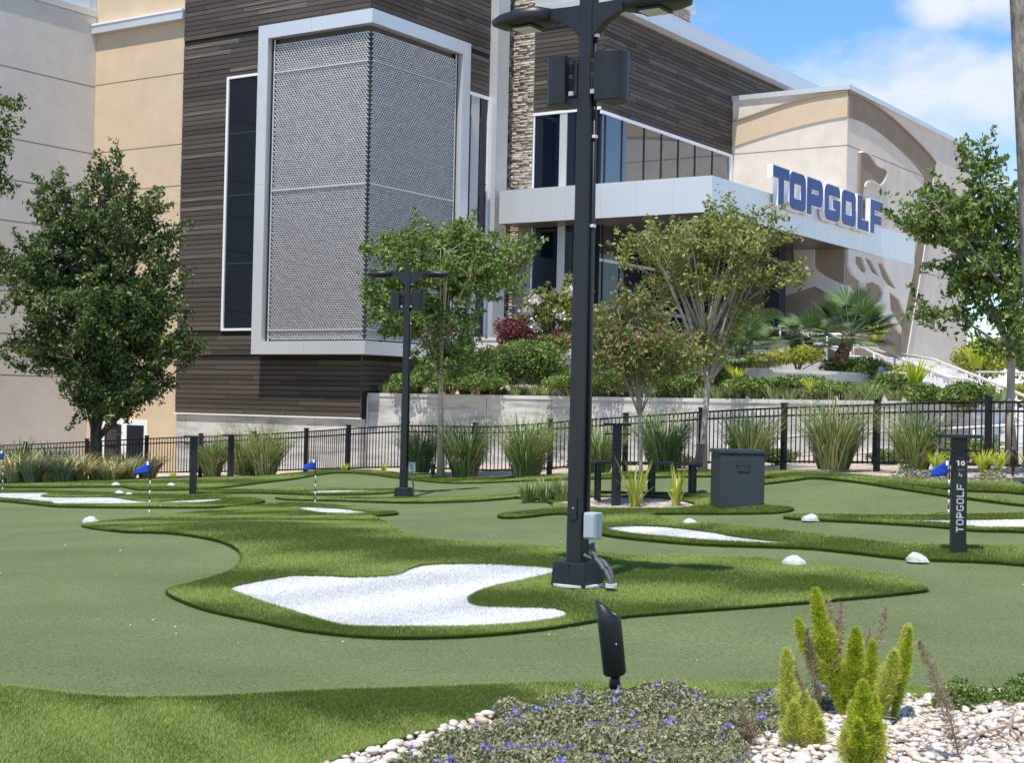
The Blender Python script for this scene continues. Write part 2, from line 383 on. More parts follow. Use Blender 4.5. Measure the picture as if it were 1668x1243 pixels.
# ------------------------------------------------------------------ ground sheets
xs = np.r_[-3000, -900, -300, -120, -60, -40, np.linspace(-26, 22, 81), 36, 60, 120, 300, 900, 3000]
ys = np.r_[-3000, -600, -100, -20, 0, np.linspace(3, 52, 99), 60, 90, 200, 600, 1500, 3000]
gx, gy = np.meshgrid(xs, ys); gz = terrain(gx, gy)-.05
nx, ny = len(xs), len(ys); ii = np.arange((ny-1)*(nx-1)); r_, c_ = ii//(nx-1), ii % (nx-1)
q = np.stack([r_*nx+c_, r_*nx+c_+1, (r_+1)*nx+c_+1, (r_+1)*nx+c_], 1)
tag(mesh_np('ground', np.stack([gx.ravel(), gy.ravel(), gz.ravel()], 1), q, M['soil'], smooth=True), kind='structure')

def px_poly(pts, k=4): return np.array([G(*p)[:2] for p in smooth_poly(pts, k)])
def step_for(y): return np.clip(.018*y, .13, .9)
def ground_patch(name, outer, holes, lift, m, skirt=0.0, kind='structure', parent=None):
    lo, hi = outer.min(0), outer.max(0); g = []
    y = lo[1]
    while y < hi[1]:
        s = float(step_for(y)); row = np.arange(lo[0], hi[0], s)
        g.append(np.stack([row+random.uniform(0, .3)*s, np.full(len(row), y)], 1)); y += s
    g = np.concatenate(g); k = inside(g, outer)
    for h in holes: k &= ~inside(g, h)
    V, T = cdt(outer, holes, g[k])
    z = terrain(V[:, 0], V[:, 1])+lift; V3 = np.c_[V, z]
    if skirt:
        e = {}
        for t in T:
            for i in range(3):
                a, b = int(t[i]), int(t[(i+1) % 3])
                if (b, a) in e: del e[(b, a)]
                else: e[(a, b)] = 1
        E = np.array(list(e)); n = len(V3); lowv = V3.copy(); lowv[:, 2] -= skirt
        sk = np.concatenate([np.stack([E[:, 0], E[:, 0]+n, E[:, 1]+n], 1), np.stack([E[:, 0], E[:, 1]+n, E[:, 1]], 1)])
        o = mesh_np(name, np.r_[V3, lowv], np.r_[T, sk], m, parent)
    else: o = mesh_np(name, V3, T, m, parent, smooth=True)
    if kind and parent is None: tag(o, kind=kind)
    return o, V3, T
BL = {'turf': ([], []), 'sand': ([], [])}
def push(kind, A):
    bv, bf = BL[kind]; b0 = sum(len(x) for x in bv); k = len(A)
    bv.append(A.reshape(-1, 3)); bf.append(b0+np.arange(3*k).reshape(-1, 3))
def add_blades(V3, T, dens, mn=.012, mx=.027, wid=.003, kind='turf'):
    """short turf fibres on the triangles of a patch, density by distance; the nap leans in slow swathes"""
    a, b, c = V3[T[:, 0]], V3[T[:, 1]], V3[T[:, 2]]
    ar = .5*np.linalg.norm(np.cross(b-a, c-a), axis=1); d = a[:, 1]
    n = rng.poisson(ar*dens*np.clip((11/np.maximum(d, 5))**1.6, .03, 1.7)); idx = np.repeat(np.arange(len(T)), n); k = len(idx)
    r1, r2 = np.sqrt(rng.random(k)), rng.random(k)
    p = a[idx]*(1-r1)[:, None]+b[idx]*(r1*(1-r2))[:, None]+c[idx]*(r1*r2)[:, None]
    sc = np.clip(p[:, 1]/11, .75, 3.2)
    th = rng.random(k)*6.283; w = (wid*sc*rng.uniform(.6, 1.3, k))[:, None]; dx = np.stack([np.cos(th), np.sin(th), 0*th], 1)
    h = rng.uniform(mn, mx, k)*np.clip(sc, .9, 1.3)*(1+.25*np.sin(p[:, 0]*3.1+2*np.sin(p[:, 1]*2.3)))
    lean = rng.normal(0, .45, (k, 2)); clump = .3*np.sin(p[:, 0]*9)*np.cos(p[:, 1]*7)
    nap = (0 if kind == 'sand' else .8)*np.sin(p[:, 0]*1.25+1.7*np.sin(p[:, 1]*.55)+p[:, 1]*1.9+.6)+.35*np.sin(p[:, 0]*4.1-p[:, 1]*3.3)
    if kind == 'turf':   # brushed swathes of the near strip: laid towards us on the crest, away at the far left corner and along the bed
        fr_ = 1/(1+np.exp((p[:, 1]-9.0)*4)); crest = np.exp(-((p[:, 1]-7.55+.12*p[:, 0])/.55)**2)*(1/(1+np.exp(-(p[:, 0]+2.3)*4)))*(1/(1+np.exp((p[:, 0]-.2)*4)))
        nap = nap*(1-fr_)+fr_*(-1.9*crest+.7+.3*np.sin(p[:, 0]*4.1-p[:, 1]*3.3)+.25*np.sin(p[:, 0]*11+p[:, 1]*7))
    tip = p+np.c_[(lean[:, 0]+clump)*h, (lean[:, 1]+nap)*h, h*.9]
    push(kind, np.stack([p-dx*w, p+dx*w, tip], 1))
def edge_blades(outer, holes, lift, dens):
    for loop, sg in [(outer, 1)]+[(h_, -1) for h_ in holes]:
        P_ = np.array(loop); Q_ = np.roll(P_, -1, 0); ln_ = np.linalg.norm(Q_-P_, axis=1)
        ar_ = .5*(P_[:, 0]*Q_[:, 1]-Q_[:, 0]*P_[:, 1]).sum(); s2 = sg*(1 if ar_ > 0 else -1)
        n = rng.poisson(ln_*dens*np.clip((11/np.maximum(P_[:, 1], 5))**1.2, .05, 1.6)); idx = np.repeat(np.arange(len(P_)), n); k = len(idx); t = rng.random(k)[:, None]
        p2 = P_[idx]*(1-t)+Q_[idx]*t; d_ = (Q_-P_)[idx]/np.maximum(ln_[idx], 1e-6)[:, None]; nr = np.stack([d_[:, 1], -d_[:, 0]], 1)*s2
        z = terrain(p2[:, 0], p2[:, 1])+lift*rng.random(k); sc = np.clip(p2[:, 1]/11, .8, 2.6); h = rng.uniform(.012, .034, k)*np.clip(sc, .9, 1.4)
        p = np.c_[p2-nr*.004, z]; w = .003*sc[:, None]*np.c_[d_, np.zeros(k)]; o_ = rng.uniform(.2, 1.1, k)
        push('turf', np.stack([p-w, p+w, p+np.c_[nr*(h*o_)[:, None]+d_*(h*rng.normal(0, .5, k))[:, None], h*rng.uniform(.05, .9, k)]], 1))

# the putting surface runs under every fringe
gp = np.array([G(*p)[:2] for p in [(-420, 1185), (200, 1180), (700, 1160), (1000, 1128), (1300, 1122), (1560, 1130), (1800, 1124), (2200, 1110),
               (2200, 830), (1900, 815), (1700, 800), (1560, 795), (1480, 788), (1400, 780), (1330, 774), (1260, 774), (1160, 772), (1050, 775), (930, 779), (840, 781),
               (740, 784), (650, 776), (600, 771), (540, 770), (480, 777), (420, 783), (330, 788), (200, 788), (100, 790), (-20, 790), (-420, 790)]])
ground_patch('putting_green', gp, [], -.012, M['green'])

# fringe islands and their white bunkers, outlines as seen
ISL = {
 'main': ([(135, 858), (200, 867), (270, 869), (320, 875), (365, 885), (392, 902), (388, 925), (350, 942), (300, 955), (272, 967), (330, 993), (420, 1013), (500, 1029), (600, 1039), (700, 1040), (800, 1035), (900, 1024), (1000, 1008), (1100, 999), (1250, 988), (1380, 977), (1480, 967), (1510, 961), (1480, 948), (1440, 938), (1380, 930), (1300, 923), (1250, 914), (1150, 909), (1050, 908), (1000, 906), (900, 894), (840, 889), (780, 886), (700, 880), (650, 868), (625, 852), (600, 842), (550, 840), (510, 838), (470, 825), (430, 823), (350, 832), (240, 845), (165, 852)],
          [[(372, 962), (400, 953), (450, 944), (480, 940), (540, 941), (580, 943), (640, 940), (665, 930), (690, 923), (750, 921), (830, 923), (905, 929), (900, 937), (860, 947), (800, 960), (770, 972), (765, 982), (785, 990), (850, 992), (900, 994), (924, 1001), (915, 1010), (850, 1019), (760, 1024), (680, 1025), (580, 1024), (540, 1018), (470, 998), (400, 975)]]),
 'front': ([(-300, 1112), (-100, 1117), (0, 1122), (60, 1128), (150, 1137), (250, 1140), (400, 1136), (500, 1130), (620, 1126), (750, 1121), (900, 1117), (1000, 1117), (1100, 1115), (1280, 1116), (1450, 1122), (1560, 1132), (1500, 1142), (1300, 1140), (1000, 1152), (840, 1160), (790, 1172), (700, 1196), (620, 1218), (540, 1246), (430, 1300), (300, 1380), (-350, 1380)], []),
 'left': ([(-60, 798), (20, 799), (80, 800), (150, 803), (250, 807), (330, 806), (400, 811), (430, 818), (365, 827), (250, 828), (110, 827), (60, 823), (0, 817), (-60, 816)],
          [[(-40, 806), (70, 804), (80, 806), (68, 810), (100, 812), (180, 812), (240, 819), (330, 815), (365, 815), (330, 821), (250, 822), (100, 824), (80, 820), (0, 813), (-40, 812)]]),
 'mid': ([(455, 822), (500, 822), (560, 827), (610, 832), (648, 837), (620, 841), (560, 843), (500, 838), (465, 829)], [[(482, 829), (530, 829), (570, 832), (606, 838), (560, 839.5), (510, 837)]]),
 'sliver': ([(330, 800), (420, 799), (520, 797.5), (600, 797.5), (655, 799), (620, 805), (520, 807), (420, 804), (335, 804)], [[(505, 801.5), (560, 800), (618, 800.5), (560, 804), (515, 804.5)]]),
 'lamp': ([(455, 811), (560, 812), (640, 812.5), (720, 812.5), (790, 810), (860, 806), (900, 803), (905, 807), (830, 813), (760, 818), (660, 820), (560, 817), (470, 815)], []),
 'bed': ([(812, 841), (850, 836), (890, 831), (902, 824), (880, 815), (840, 812), (800, 811), (850, 806), (900, 802), (1000, 803), (1100, 806), (1160, 812), (1230, 824), (1290, 829), (1270, 836), (1200, 838), (1100, 838), (1060, 840), (1090, 850), (1180, 858), (1300, 870), (1400, 883), (1500, 891), (1640, 893), (1760, 890), (1760, 930), (1668, 922), (1600, 917), (1480, 912), (1380, 901), (1300, 894), (1150, 889), (1050, 881), (985, 873), (950, 860), (940, 843), (910, 838), (860, 843), (825, 845)],
          [[(985, 863), (1020, 859), (1080, 860), (1150, 868), (1200, 877), (1295, 888), (1240, 888.5), (1150, 884), (1080, 878), (1010, 870)],
           [(902, 820), (930, 813), (1000, 811), (1080, 813), (1130, 822), (1120, 829), (1040, 831), (960, 829)]]),
 'right': ([(1278, 843), (1320, 841), (1420, 842), (1540, 841), (1668, 839), (1800, 838), (1800, 880), (1668, 868), (1590, 866), (1530, 860), (1420, 853), (1300, 847)],
           [[(1420, 850), (1540, 849), (1668, 847), (1760, 846), (1760, 868), (1668, 863), (1590, 862), (1530, 855)]]),
 'ridge': ([(1244, 785), (1290, 779), (1330, 774), (1400, 782), (1480, 794), (1560, 806), (1668, 820), (1790, 830), (1790, 836), (1668, 825), (1550, 810), (1470, 798), (1400, 787), (1330, 780), (1290, 784), (1246, 789)], []),
 'rear': ([(-80, 783), (90, 784), (200, 781), (300, 782), (420, 778), (480, 772), (540, 766), (600, 767), (650, 772), (740, 779), (840, 777), (930, 775), (1000, 772), (1100, 769), (1160, 768), (1250, 769), (1330, 771), (1420, 778), (1500, 784), (1560, 787), (1668, 789), (1790, 790), (1790, 815), (1640, 803), (1560, 800), (1480, 791), (1400, 783), (1330, 777), (1260, 779), (1160, 777), (1050, 779), (930, 782), (840, 785), (740, 788), (650, 780), (600, 773), (540, 771), (480, 781), (420, 788), (330, 798), (225, 799), (200, 794), (100, 795), (-80, 794)], []),
}
for key, (outer, holes) in ISL.items():
    ou = px_poly(outer, 4 if key != 'rear' else 2); ho = [px_poly(h, 4) for h in holes]
    near = key in ('main', 'front')
    o, V3, T = ground_patch('turf_fringe', ou, ho, .008 if near else .02, M['turf'], skirt=.04)
    add_blades(V3, T, 19000 if near else 12000)
    edge_blades(ou, ho, .008 if near else .02, 2600)
    for j, (h, hp) in enumerate(zip(ho, holes)):
        is_bed = key == 'bed' and j == 1
        o, V3, T = ground_patch('planting_bed' if is_bed else 'bunker', h, [], .004, M['soil'] if is_bed else M['sand'])
        if not is_bed: add_blades(V3, T, 16000, .006, .014, .0032, 'sand')
sb = mesh_np('bunker_fibres', np.concatenate(BL['sand'][0]), np.concatenate(BL['sand'][1]), M['sfib'])
tag(sb, 'short white fibres filling the bunkers', 'turf', kind='stuff')
bl = mesh_np('turf_blades', np.concatenate(BL['turf'][0]), np.concatenate(BL['turf'][1]), M['blade'])
tag(bl, 'bright green turf fibres covering the raised fringes', 'turf', kind='stuff')

# ------------------------------------------------------------------ the building: local x = u (right faces), local y = v (left faces)
B = empty('entertainment_building', (-4.7585, 48.0, 0), RAD(56.4))
tag(B, 'large cream and dark wood clad building with silver framed bay and entrance canopy', 'building')
UNIT = {}
def unit_box(m):
    if m.name not in UNIT:
        o = MB().box(-.5, .5, -.5, .5, -.5, .5); me = bpy.data.meshes.new('board'); me.from_pydata(o.v, [], o.f); me.materials.append(m); UNIT[m.name] = me
    return UNIT[m.name]
def piece(name, parent, m, x0, x1, y0, y1, z0, z1):
    o = bpy.data.objects.new(name, unit_box(m)); o.location = ((x0+x1)/2, (y0+y1)/2, (z0+z1)/2); o.scale = (x1-x0, y1-y0, z1-z0)
    return link(o, parent)
CRS = .165
def planks(parent, face, pos, z0, z1, spans, no_pale_below=None, pale=.16):
    """boards on a face: face 'u' has normal -u at u=pos running along v; face 'v' has normal -v"""
    z = z0; k = 0
    while z < z1-.02:
        zt = min(z+CRS-.022, z1)
        for (a0, a1, zz0, zz1) in spans:
            if z < zz0-.01 or zt > zz1+.01: continue
            a = a0
            while a < a1-.01:
                ln = random.uniform(1.4, 3.4); b = min(a+ln, a1)
                if a1-b < .7: b = a1
                d = .03+random.uniform(-.007, .007)
                sh = no_pale_below and z < no_pale_below  # below this height every board takes the darker wood, none the pale
                m = M['woodpale'] if (random.random() < pale and not sh) else M['wood']
                if face == 'u': piece('plank', parent, m, pos-d, pos-.002, a+.004, b-.004, z, zt)
                else: piece('plank', parent, m, a+.004, b-.004, pos-d, pos-.002, z, zt)
                a = b
        z += CRS; k += 1
part = lambda name, m, bx, parent=B, bevel=0: MB().box(*bx).build(name, m, parent, bevel=bevel)

# --- wood tower
core = part('tower_wall', M['woodback'], (0, 12, 0, 8.22, 1.04, 18.2))
planks(core, 'u', 0, 1.06, 18.1, [(0, 8.22, 0, 3.0), (4.16, 8.22, 3.0, 3.8), (6.11, 8.22, 3.8, 12.42), (4.16, 8.22, 12.42, 13.86), (0, 8.22, 13.86, 18.1)], no_pale_below=3.05)
planks(core, 'v', 0, 1.9, 18.1, [(0, 6.72, 0, 3.0), (4.76, 6.72, 12.34, 13.86), (0, 6.72, 13.86, 18.1)], no_pale_below=3.05)
part('corner_trim', M['wood'], (-.045, -.001, -.045, -.002, 1.05, 18.1))
part('base_flashing', M['white'], (-.07, -.002, -.05, 8.24, 1.0, 1.045))
base = part('tower_base', M['concrete'], (.03, 11.5, .05, 8.2, -2.5, 1.0))
for a in np.arange(1.9, 8.2, 1.95): part('form_joint', M['joint'], (.0285, .031, a, a+.012, -2.5, 1.0), base)
for z in (-.9, .05): part('form_joint', M['joint'], (.0288, .0312, .05, 8.2, z, z+.01), base)
# left window in the wood
win = part('tower_window', M['glass'], (-.018, .0, 3.9, 6.0, 3.93, 12.38))
part('window_frame', M['white'], (-.075, -.002, 6.0, 6.095, 3.85, 12.46), win)
part('window_frame', M['white'], (-.075, -.002, 4.0, 6.0, 12.38, 12.462), win)
part('window_frame', M['white'], (-.075, -.002, 4.0, 6.0, 3.85, 3.93), win)
for z in (6.1, 8.4, 10.5): part('mullion', M['bin'], (-.03, -.0185, 4.0, 6.0, z, z+.035), win)
part('mullion', M['dark'], (-.03, -.0185, 4.32, 4.36, 3.93, 12.38), win)
# right window between bay and fin
win2 = part('side_window', M['glass'], (4.6, 6.62, -.018, 0, 3.3, 12.3))
part('window_frame', M['white'], (6.62, 6.72, -.075, -.002, 3.3, 12.42), win2)
part('window_frame', M['white'], (4.7, 6.62, -.075, -.002, 12.3, 12.42), win2)
part('mullion', M['metal'], (5.62, 6.1, -.05, -.0185, 3.3, 12.3), win2)
for z in (5.2, 7.2, 9.3): part('mullion', M['dark'], (4.7, 6.62, -.03, -.0188, z, z+.035), win2)
part('spandrel', M['metal'], (4.7, 6.62, -.04, -.019, 6.0, 7.1), win2)

# --- silver framed bay with woven screen
P = .6
bay = part('bay_box', M['bayback'], (-P+.32, 4.4, -P+.32, 3.85, 3.2, 13.7))
fr = MB()
fr.box(-P, -.04, -P, 4.19, 13.40, 13.84).box(-.0405, 4.74, -P, -.04, 13.40, 13.84)
fr.box(-P, -.04, -P, 4.19, 3.04, 3.46).box(-.0405, 4.74, -P, -.04, 3.04, 3.46)
fr.box(-P, -.04, 3.76, 4.19, 3.4605, 13.3995).box(4.28, 4.74, -P, -.04, 3.4605, 13.3995)
fr.build('bay_frame', M['metal'], bay)
for z0, z1 in ((13.399, 13.842), (3.038, 3.462)):
    part('panel_joint', M['gbox'], (-P-.0012, -P+.01, 1.9, 1.91, z0, z1), bay)
for zz in (8.6,):
    part('panel_joint', M['gbox'], (-P-.0012, -P+.01, 3.758, 4.192, zz, zz+.01), bay)
    part('panel_joint', M['gbox'], (4.278, 4.742, -P-.0012, -P+.01, zz, zz+.01), bay)
part('bay_reveal', M['black'], (-P+.20, -P+.318, 3.63, 3.7595, 3.462, 13.398), bay)
part('bay_reveal', M['black'], (4.15, 4.2795, -P+.20, -P+.318, 3.462, 13.398), bay)
# woven wire fabric: rows of slanted links, real gaps between
def weave(face, a0, a1, z0, z1, pos):
    cw, ch = .112, .074
    nz, na = int((z1-z0)/ch), int((a1-a0)/cw)
    V, Fq = [], []
    for j in range(nz):
        z = z0+j*ch; sg = 1
        for i in range(na+1):
            a = a0+(i-(j % 2)*.5)*cw
            if a < a0-.01 or a+cw*1.1 > a1+.02: continue
            j_ = lambda s: random.uniform(-s, s)
            # link: slanted strip, bulging outward in the middle
            pts = [(a, z+.008+j_(.003), .0), (a+cw*.5, z+.032+j_(.003), -.024), (a+cw*1.08, z+.060+j_(.003), .0),
                   (a+cw*1.08, z+.100, .0), (a+cw*.5, z+.078, -.036), (a, z+.05, .0)]
            n = len(V)
            for (x, zz, d) in pts: V.append((pos+d, x, zz) if face == 'u' else (x, pos+d, zz))
            Fq += [(n, n+1, n+4, n+5), (n+1, n+2, n+3, n+4)]
    return np.array(V), np.array(Fq)
V1, F1 = weave('u', -P+.24, 3.63, 3.5, 13.2, -P+.2)
scr = mesh_np('woven_screen', V1, F1, M['steel'], bay); tag(scr, kind='stuff')
V1, F1 = weave('v', -P+.26, 4.15, 3.5, 13.2, -P+.2)
scr = mesh_np('woven_screen', V1, F1, M['steel'], bay); tag(scr, kind='stuff')
for z in (12.27, 8.4, 3.83):
    part('screen_band', M['steel'], (-P+.14, -P+.16, -P+.26, 3.62, z-.022, z+.022), bay)
    part('screen_band', M['steel'], (-P+.30, 4.14, -P+.14, -P+.16, z-.022, z+.022), bay)
part('screen_edge', M['steel'], (-P+.16, -P+.2, 3.59, 3.63, 3.47, 13.36), bay)
part('screen_edge', M['steel'], (4.11, 4.15, -P+.16, -P+.2, 3.47, 13.36), bay)

# --- tan wall and grey wing on the left
tw = part('tan_wall', M['tan'], (.12, 6, 8.24, 12.9, -2.5, 16.2))
for z in (12.86, 10.38, 8.93, 7.53, 5.08, 3.6, 2.2): part('stucco_joint', M['joint'], (.116, .125, 8.24, 12.9, z, z+.03), tw)
cp = part('coping_band', M['metal'], (-.12, .118, 8.25, 12.88, 14.72, 15.0))
part('coping_lip', M['white'], (-.15, .1185, 8.25, 12.88, 15.0, 15.07), cp)
dr = part('door_surround', M['white'], (.09, .118, 9.7, 12.0, -2.4, .75))
for a in (9.86, 11.0): part('door_pane', M['glass'], (.07, .089, a, a+.85, -2.2, .55), dr)
for a, z in ((11.1, .1), (11.1, -.6)): part('notice', M['bench'], (.055, .069, a+.1, a+.62, z-.28, z+.28), dr)
gw = part('grey_wing', M['grey'], (-14, .11, 12.88, 26, -2.5, 15.35))
for z in (12.8, 10.36, 8.94, 7.52, 5.1, 3.63, 2.2): part('stucco_joint', M['joint'], (-14, .11, 12.877, 12.885, z, z+.03), gw)
rp = part('wing_coping', M['metal'], (-14, .2, 12.82, 13.1, 15.36, 15.6), gw)
for i, a in enumerate(np.arange(-11.6, .3, 1.9)):
    part('rail_post', M['metal'], (a, a+.07, 12.9, 12.97, 15.6, 17.4), rp)
    part('rail_glass', mat('rail_glass_pale', (.62, .72, .80), .08, spec=.6), (a+.09, a+1.88, 12.925, 12.945, 15.62, 17.3), rp)

# --- silver fin and stone pier
part('fin', M['metal'], (6.74, 7.45, -.35, .1, 1.5, 18.0))
part('fin_side', M['metal'], (6.725, 6.739, -.36, .09, 1.5, 18.0))
pier = part('stone_pier', M['taupe'], (7.94, 9.4, -1.12, .2, 1.5, 18.4))
SV, SF = [], []
z = 3.0
while z < 18.2:
    h = random.choice((.05, .07, .09, .11)); a = -1.12-random.uniform(0, .1)
    while a < .1:
        ln = random.uniform(.14, .48); d = random.uniform(.02, .075); b_ = max(a, -1.12); e_ = min(a+ln, .14)
        if e_-b_ > .03:
            o = MB().box(7.94-d, 7.938, b_+.004, e_-.004, z+.004, z+h-.003); n = len(SV); SV += o.v; SF += [tuple(n+i for i in f) for f in o.f]
        a += ln
    z += h
tag(mesh_np('ledger_stone', SV, SF, M['stone'], pier), kind='stuff')

# --- lobby behind the canopy
lob = part('lobby_wall', M['woodback'], (7.97, 24, -3.88, -1.13, 1.5, 15.42))
planks(lob, 'u', 7.965, 11.97, 15.4, [(-3.9, -1.13, 0, 20)], pale=.08)
planks(lob, 'v', -3.885, 11.85, 15.4, [(7.94, 23.9, 0, 20)], pale=.12)
lg = part('lobby_glass', M['glass'], (7.94, 7.966, -3.83, -1.2, 3.3, 11.85))
for a in (-1.2, -2.55): part('mullion', M['white'] if a == -1.2 else M['metal'], (7.9, 7.939, a, a+(.06 if a == -1.2 else .3), 3.3, 11.9), lg)
part('window_head', M['white'], (7.88, 7.964, -3.9, -1.13, 11.86, 11.96), lg)
part('transom', M['dark'], (7.91, 7.9395, -3.83, -1.2, 7.7, 7.8), lg)
part('transom', M['dark'], (7.91, 7.9395, -3.83, -1.2, 5.6, 5.66), lg)
lg2 = part('lobby_glass', M['glassr'], (8.0, 18.3, -3.91, -3.884, 8.4, 11.72))
part('entrance_glass', M['glass'], (8.0, 18.3, -3.91, -3.884, 3.3, 8.395), lg2)
part('window_head', M['white'], (7.9, 18.36, -3.97, -3.882, 11.72, 11.83), lg2)
for a in (8.22, 9.4, 11.03, 12.36, 13.7, 15.1, 16.6): part('mullion', M['black'], (a-.025, a+.025, -3.94, -3.911, 3.3, 11.72), lg2)
part('window_jamb', M['white'], (18.12, 18.3, -3.99, -3.912, 8.9, 11.72), lg2)
part('transom', M['railm'], (8.0, 18.3, -3.93, -3.912, 5.0, 5.12), lg2)
part('transom', M['railm'], (8.0, 18.3, -3.93, -3.912, 6.6, 6.7), lg2)
rf = part('lobby_roof_fascia', M['metal'], (7.7, 27, -4.35, -1.2, 15.42, 15.72))
part('fascia_upper', M['metal'], (7.75, 27.4, -4.25, -1.2, 15.724, 16.12), rf)
for a in np.arange(9.8, 27, 3.0): part('panel_joint', M['gbox'], (a, a+.015, -4.352, -4.34, 15.42, 15.722), rf)
rs = part('roof_tower', M['stone'], (12.9, 16.2, -3.0, .5, 16.1, 17.2))
RV, RF2 = [], []
z = 16.14
while z < 17.1:
    a = 12.9
    while a < 16.15:
        ln = random.uniform(.2, .5); b_ = min(a+ln, 16.19); o = MB().box(a+.004, b_-.004, -3.0-random.uniform(.02, .06), -3.002, z+.004, z+.1); n = len(RV)
        RV += o.v; RF2 += [tuple(n+i for i in f) for f in o.f]; a = b_
    z += .105
tag(mesh_np('ledger_stone', RV, RF2, M['stone'], rs), kind='stuff')
part('roof_tower_cap', M['metal'], (12.7, 16.4, -3.2, .6, 17.205, 17.5), rs)

# --- canopy
cpx0, cpv0 = 6.5, -8.91
can = part('canopy', M['metal'], (cpx0+.012, 26.0, cpv0+.012, -.7, 7.885, 9.03))
vs_ = list(np.linspace(cpv0, -.7, 7))
for a, b_ in zip(vs_[:-1], vs_[1:]): part('fascia_panel', M['metal'], (cpx0, cpx0+.0115, a+.006, b_-.006, 7.875, 9.04), can)
us_ = list(np.linspace(cpx0+.002, 26.0, 17))
for a, b_ in zip(us_[:-1], us_[1:]): part('fascia_panel', M['metal'], (a+.006, b_-.006, cpv0, cpv0+.0115, 7.875, 9.04), can)
part('soffit', mat('soffit_bronze', (.14, .12, .105), .35, .3), (cpx0+.03, 25.98, cpv0+.03, -.72, 7.865, 7.884), can)
for uu in (12, 17, 22): part('soffit_joint', M['dark'], (uu, uu+.03, cpv0+.04, -.75, 7.861, 7.8645), can)
part('canopy_column', M['dark'], (16.5, 17.1, -6.9, -6.3, 2.5, 7.864), can)
# entrance backdrop under the canopy
en = part('entrance_wall', M['dark'], (18.2, 18.36, -3.9, -3.0, 1.5, 12))

# --- cream block with the emblem
uT, vT = 18.37, -8.78
blk = part('cream_block', M['cream'], (uT, 34, vT, 2, 1.0, 14.0))
part('block_coping', M['metal'], (uT-.1, 34.1, vT-.1, 2, 14.0, 14.2), blk)
part('stucco_joint', M['joint'], (uT-.004, uT+.01, vT, -3.92, 11.84, 11.87), blk)
part('stucco_joint', M['joint'], (uT+.02, 27.4, vT-.004, vT+.01, 11.86, 11.885), blk)
part('stucco_joint', M['joint'], (28.3, 34, vT-.004, vT+.01, 10.6, 10.625), blk)
part('stucco_joint', M['joint'], (27.0, 34, vT-.004, vT+.01, 7.7, 7.725), blk)
part('flag_background', M['grey'], (uT+.005, 19.5, vT-.003, vT+.01, 8.2, 11.6), blk)
mL = lambda a, b, h: (uT-h, a, b)
mR = lambda a, b, h: (a, vT-h, b)
aLu = [(-3.98, 13.14), (-4.75, 13.3), (-6.08, 13.62), (-7.38, 13.82), (-8.78, 13.9)]; aLl = [(-3.98, 12.17), (-5.22, 12.45), (-6.54, 12.71), (-7.83, 12.89), (-8.78, 12.96)]
plate(smooth_poly(aLu, 4, False).tolist()+smooth_poly(aLl, 4, False).tolist()[::-1], [], mL, .05, 'arc_band', M['tan'], blk)
up = [(p[0], p[1]+.06) for p in smooth_poly(aLu, 4, False)]
plate([(p[0], p[1]) for p in smooth_poly(aLu, 4, False)]+up[::-1], [], mL, .12, 'arc_trim', M['taupe'], blk)
aRu = [(18.37, 13.88), (20.27, 13.87), (22.64, 13.7), (25.18, 13.34), (27.35, 12.96), (28.71, 12.62)]
aRl = [(18.37, 12.94), (20.31, 13.01), (22.69, 12.81), (25.23, 12.42), (26.57, 12.13), (27.5, 11.86)]
sru = smooth_poly(aRu, 4, False).tolist(); srl = smooth_poly(aRl, 4, False).tolist()
plate(sru+[(27.9, 10.14), (27.32, 8.43), (25.06, 3.2), (24.0, 3.2), (26.1, 8.0), (27.08, 10.13)]+srl[::-1], [], mR, .05, 'arc_band', M['taupe'], blk)
plate(sru+[(p[0], p[1]+.07) for p in sru][::-1], [], mR, .13, 'arc_trim', M['taupe'], blk)
plate([(28.71, 12.62), (28.76, 12.62), (27.95, 10.14), (27.37, 8.43), (25.11, 3.2), (25.06, 3.2), (27.32, 8.43), (27.9, 10.14)], [], mR, .09, 'column_edge', M['grey'], blk)
# lower emblem: taupe field with raised pale shapes
plate([(18.39, 3.0), (24.0, 3.0), (26.1, 8.0), (18.39, 7.9)], [], mR, .03, 'emblem_field', M['taupe'], blk)
plate([(-8.76, 3.0), (-3.95, 3.0), (-3.95, 7.9), (-8.76, 7.9)], [], mL, .03, 'emblem_field', M['taupe'], blk)
EL = [(-6.69, 7.9), (-7.56, 7.9), (-7.57, 7.25), (-7.73, 7.03), (-8.05, 6.8), (-8.755, 6.46), (-8.755, 5.87), (-8.29, 6.07), (-7.58, 6.43), (-6.92, 6.23), (-5.72, 5.95), (-5.59, 6.22), (-5.57, 6.33), (-5.99, 6.45), (-7.23, 6.74), (-7.05, 6.96), (-6.76, 7.27)]
plate(EL, [], mL, .13, 'emblem_shape', M['grey'], blk)
ER = [(18.39, 7.85), (26.06, 7.9), (24.91, 5.72), (24.21, 6.3), (23.0, 6.53), (23.17, 5.81), (24.56, 5.12), (24.39, 4.89), (22.86, 5.55), (21.66, 5.28), (20.67, 5.3), (19.45, 5.58), (18.39, 5.86), (18.39, 6.46), (19.85, 5.99), (19.61, 6.71), (18.8, 6.9), (18.39, 7.29)]
EH = [[(20.3, 6.66), (21.09, 6.79), (21.97, 6.68), (22.23, 6.43), (22.0, 6.1), (21.38, 5.9), (20.52, 5.91)], [(19.12, 7.63), (19.83, 7.66), (20.27, 7.2), (20.1, 7.03), (19.61, 7.14), (19.13, 7.36)],
      [(20.13, 7.66), (20.8, 7.63), (21.69, 7.08), (21.82, 7.04), (20.94, 7.17)], [(21.61, 7.6), (22.18, 7.6), (23.72, 6.7), (22.73, 6.8), (22.07, 7.09)]]
plate(ER, EH, mR, .13, 'emblem_shape', M['grey'], blk)
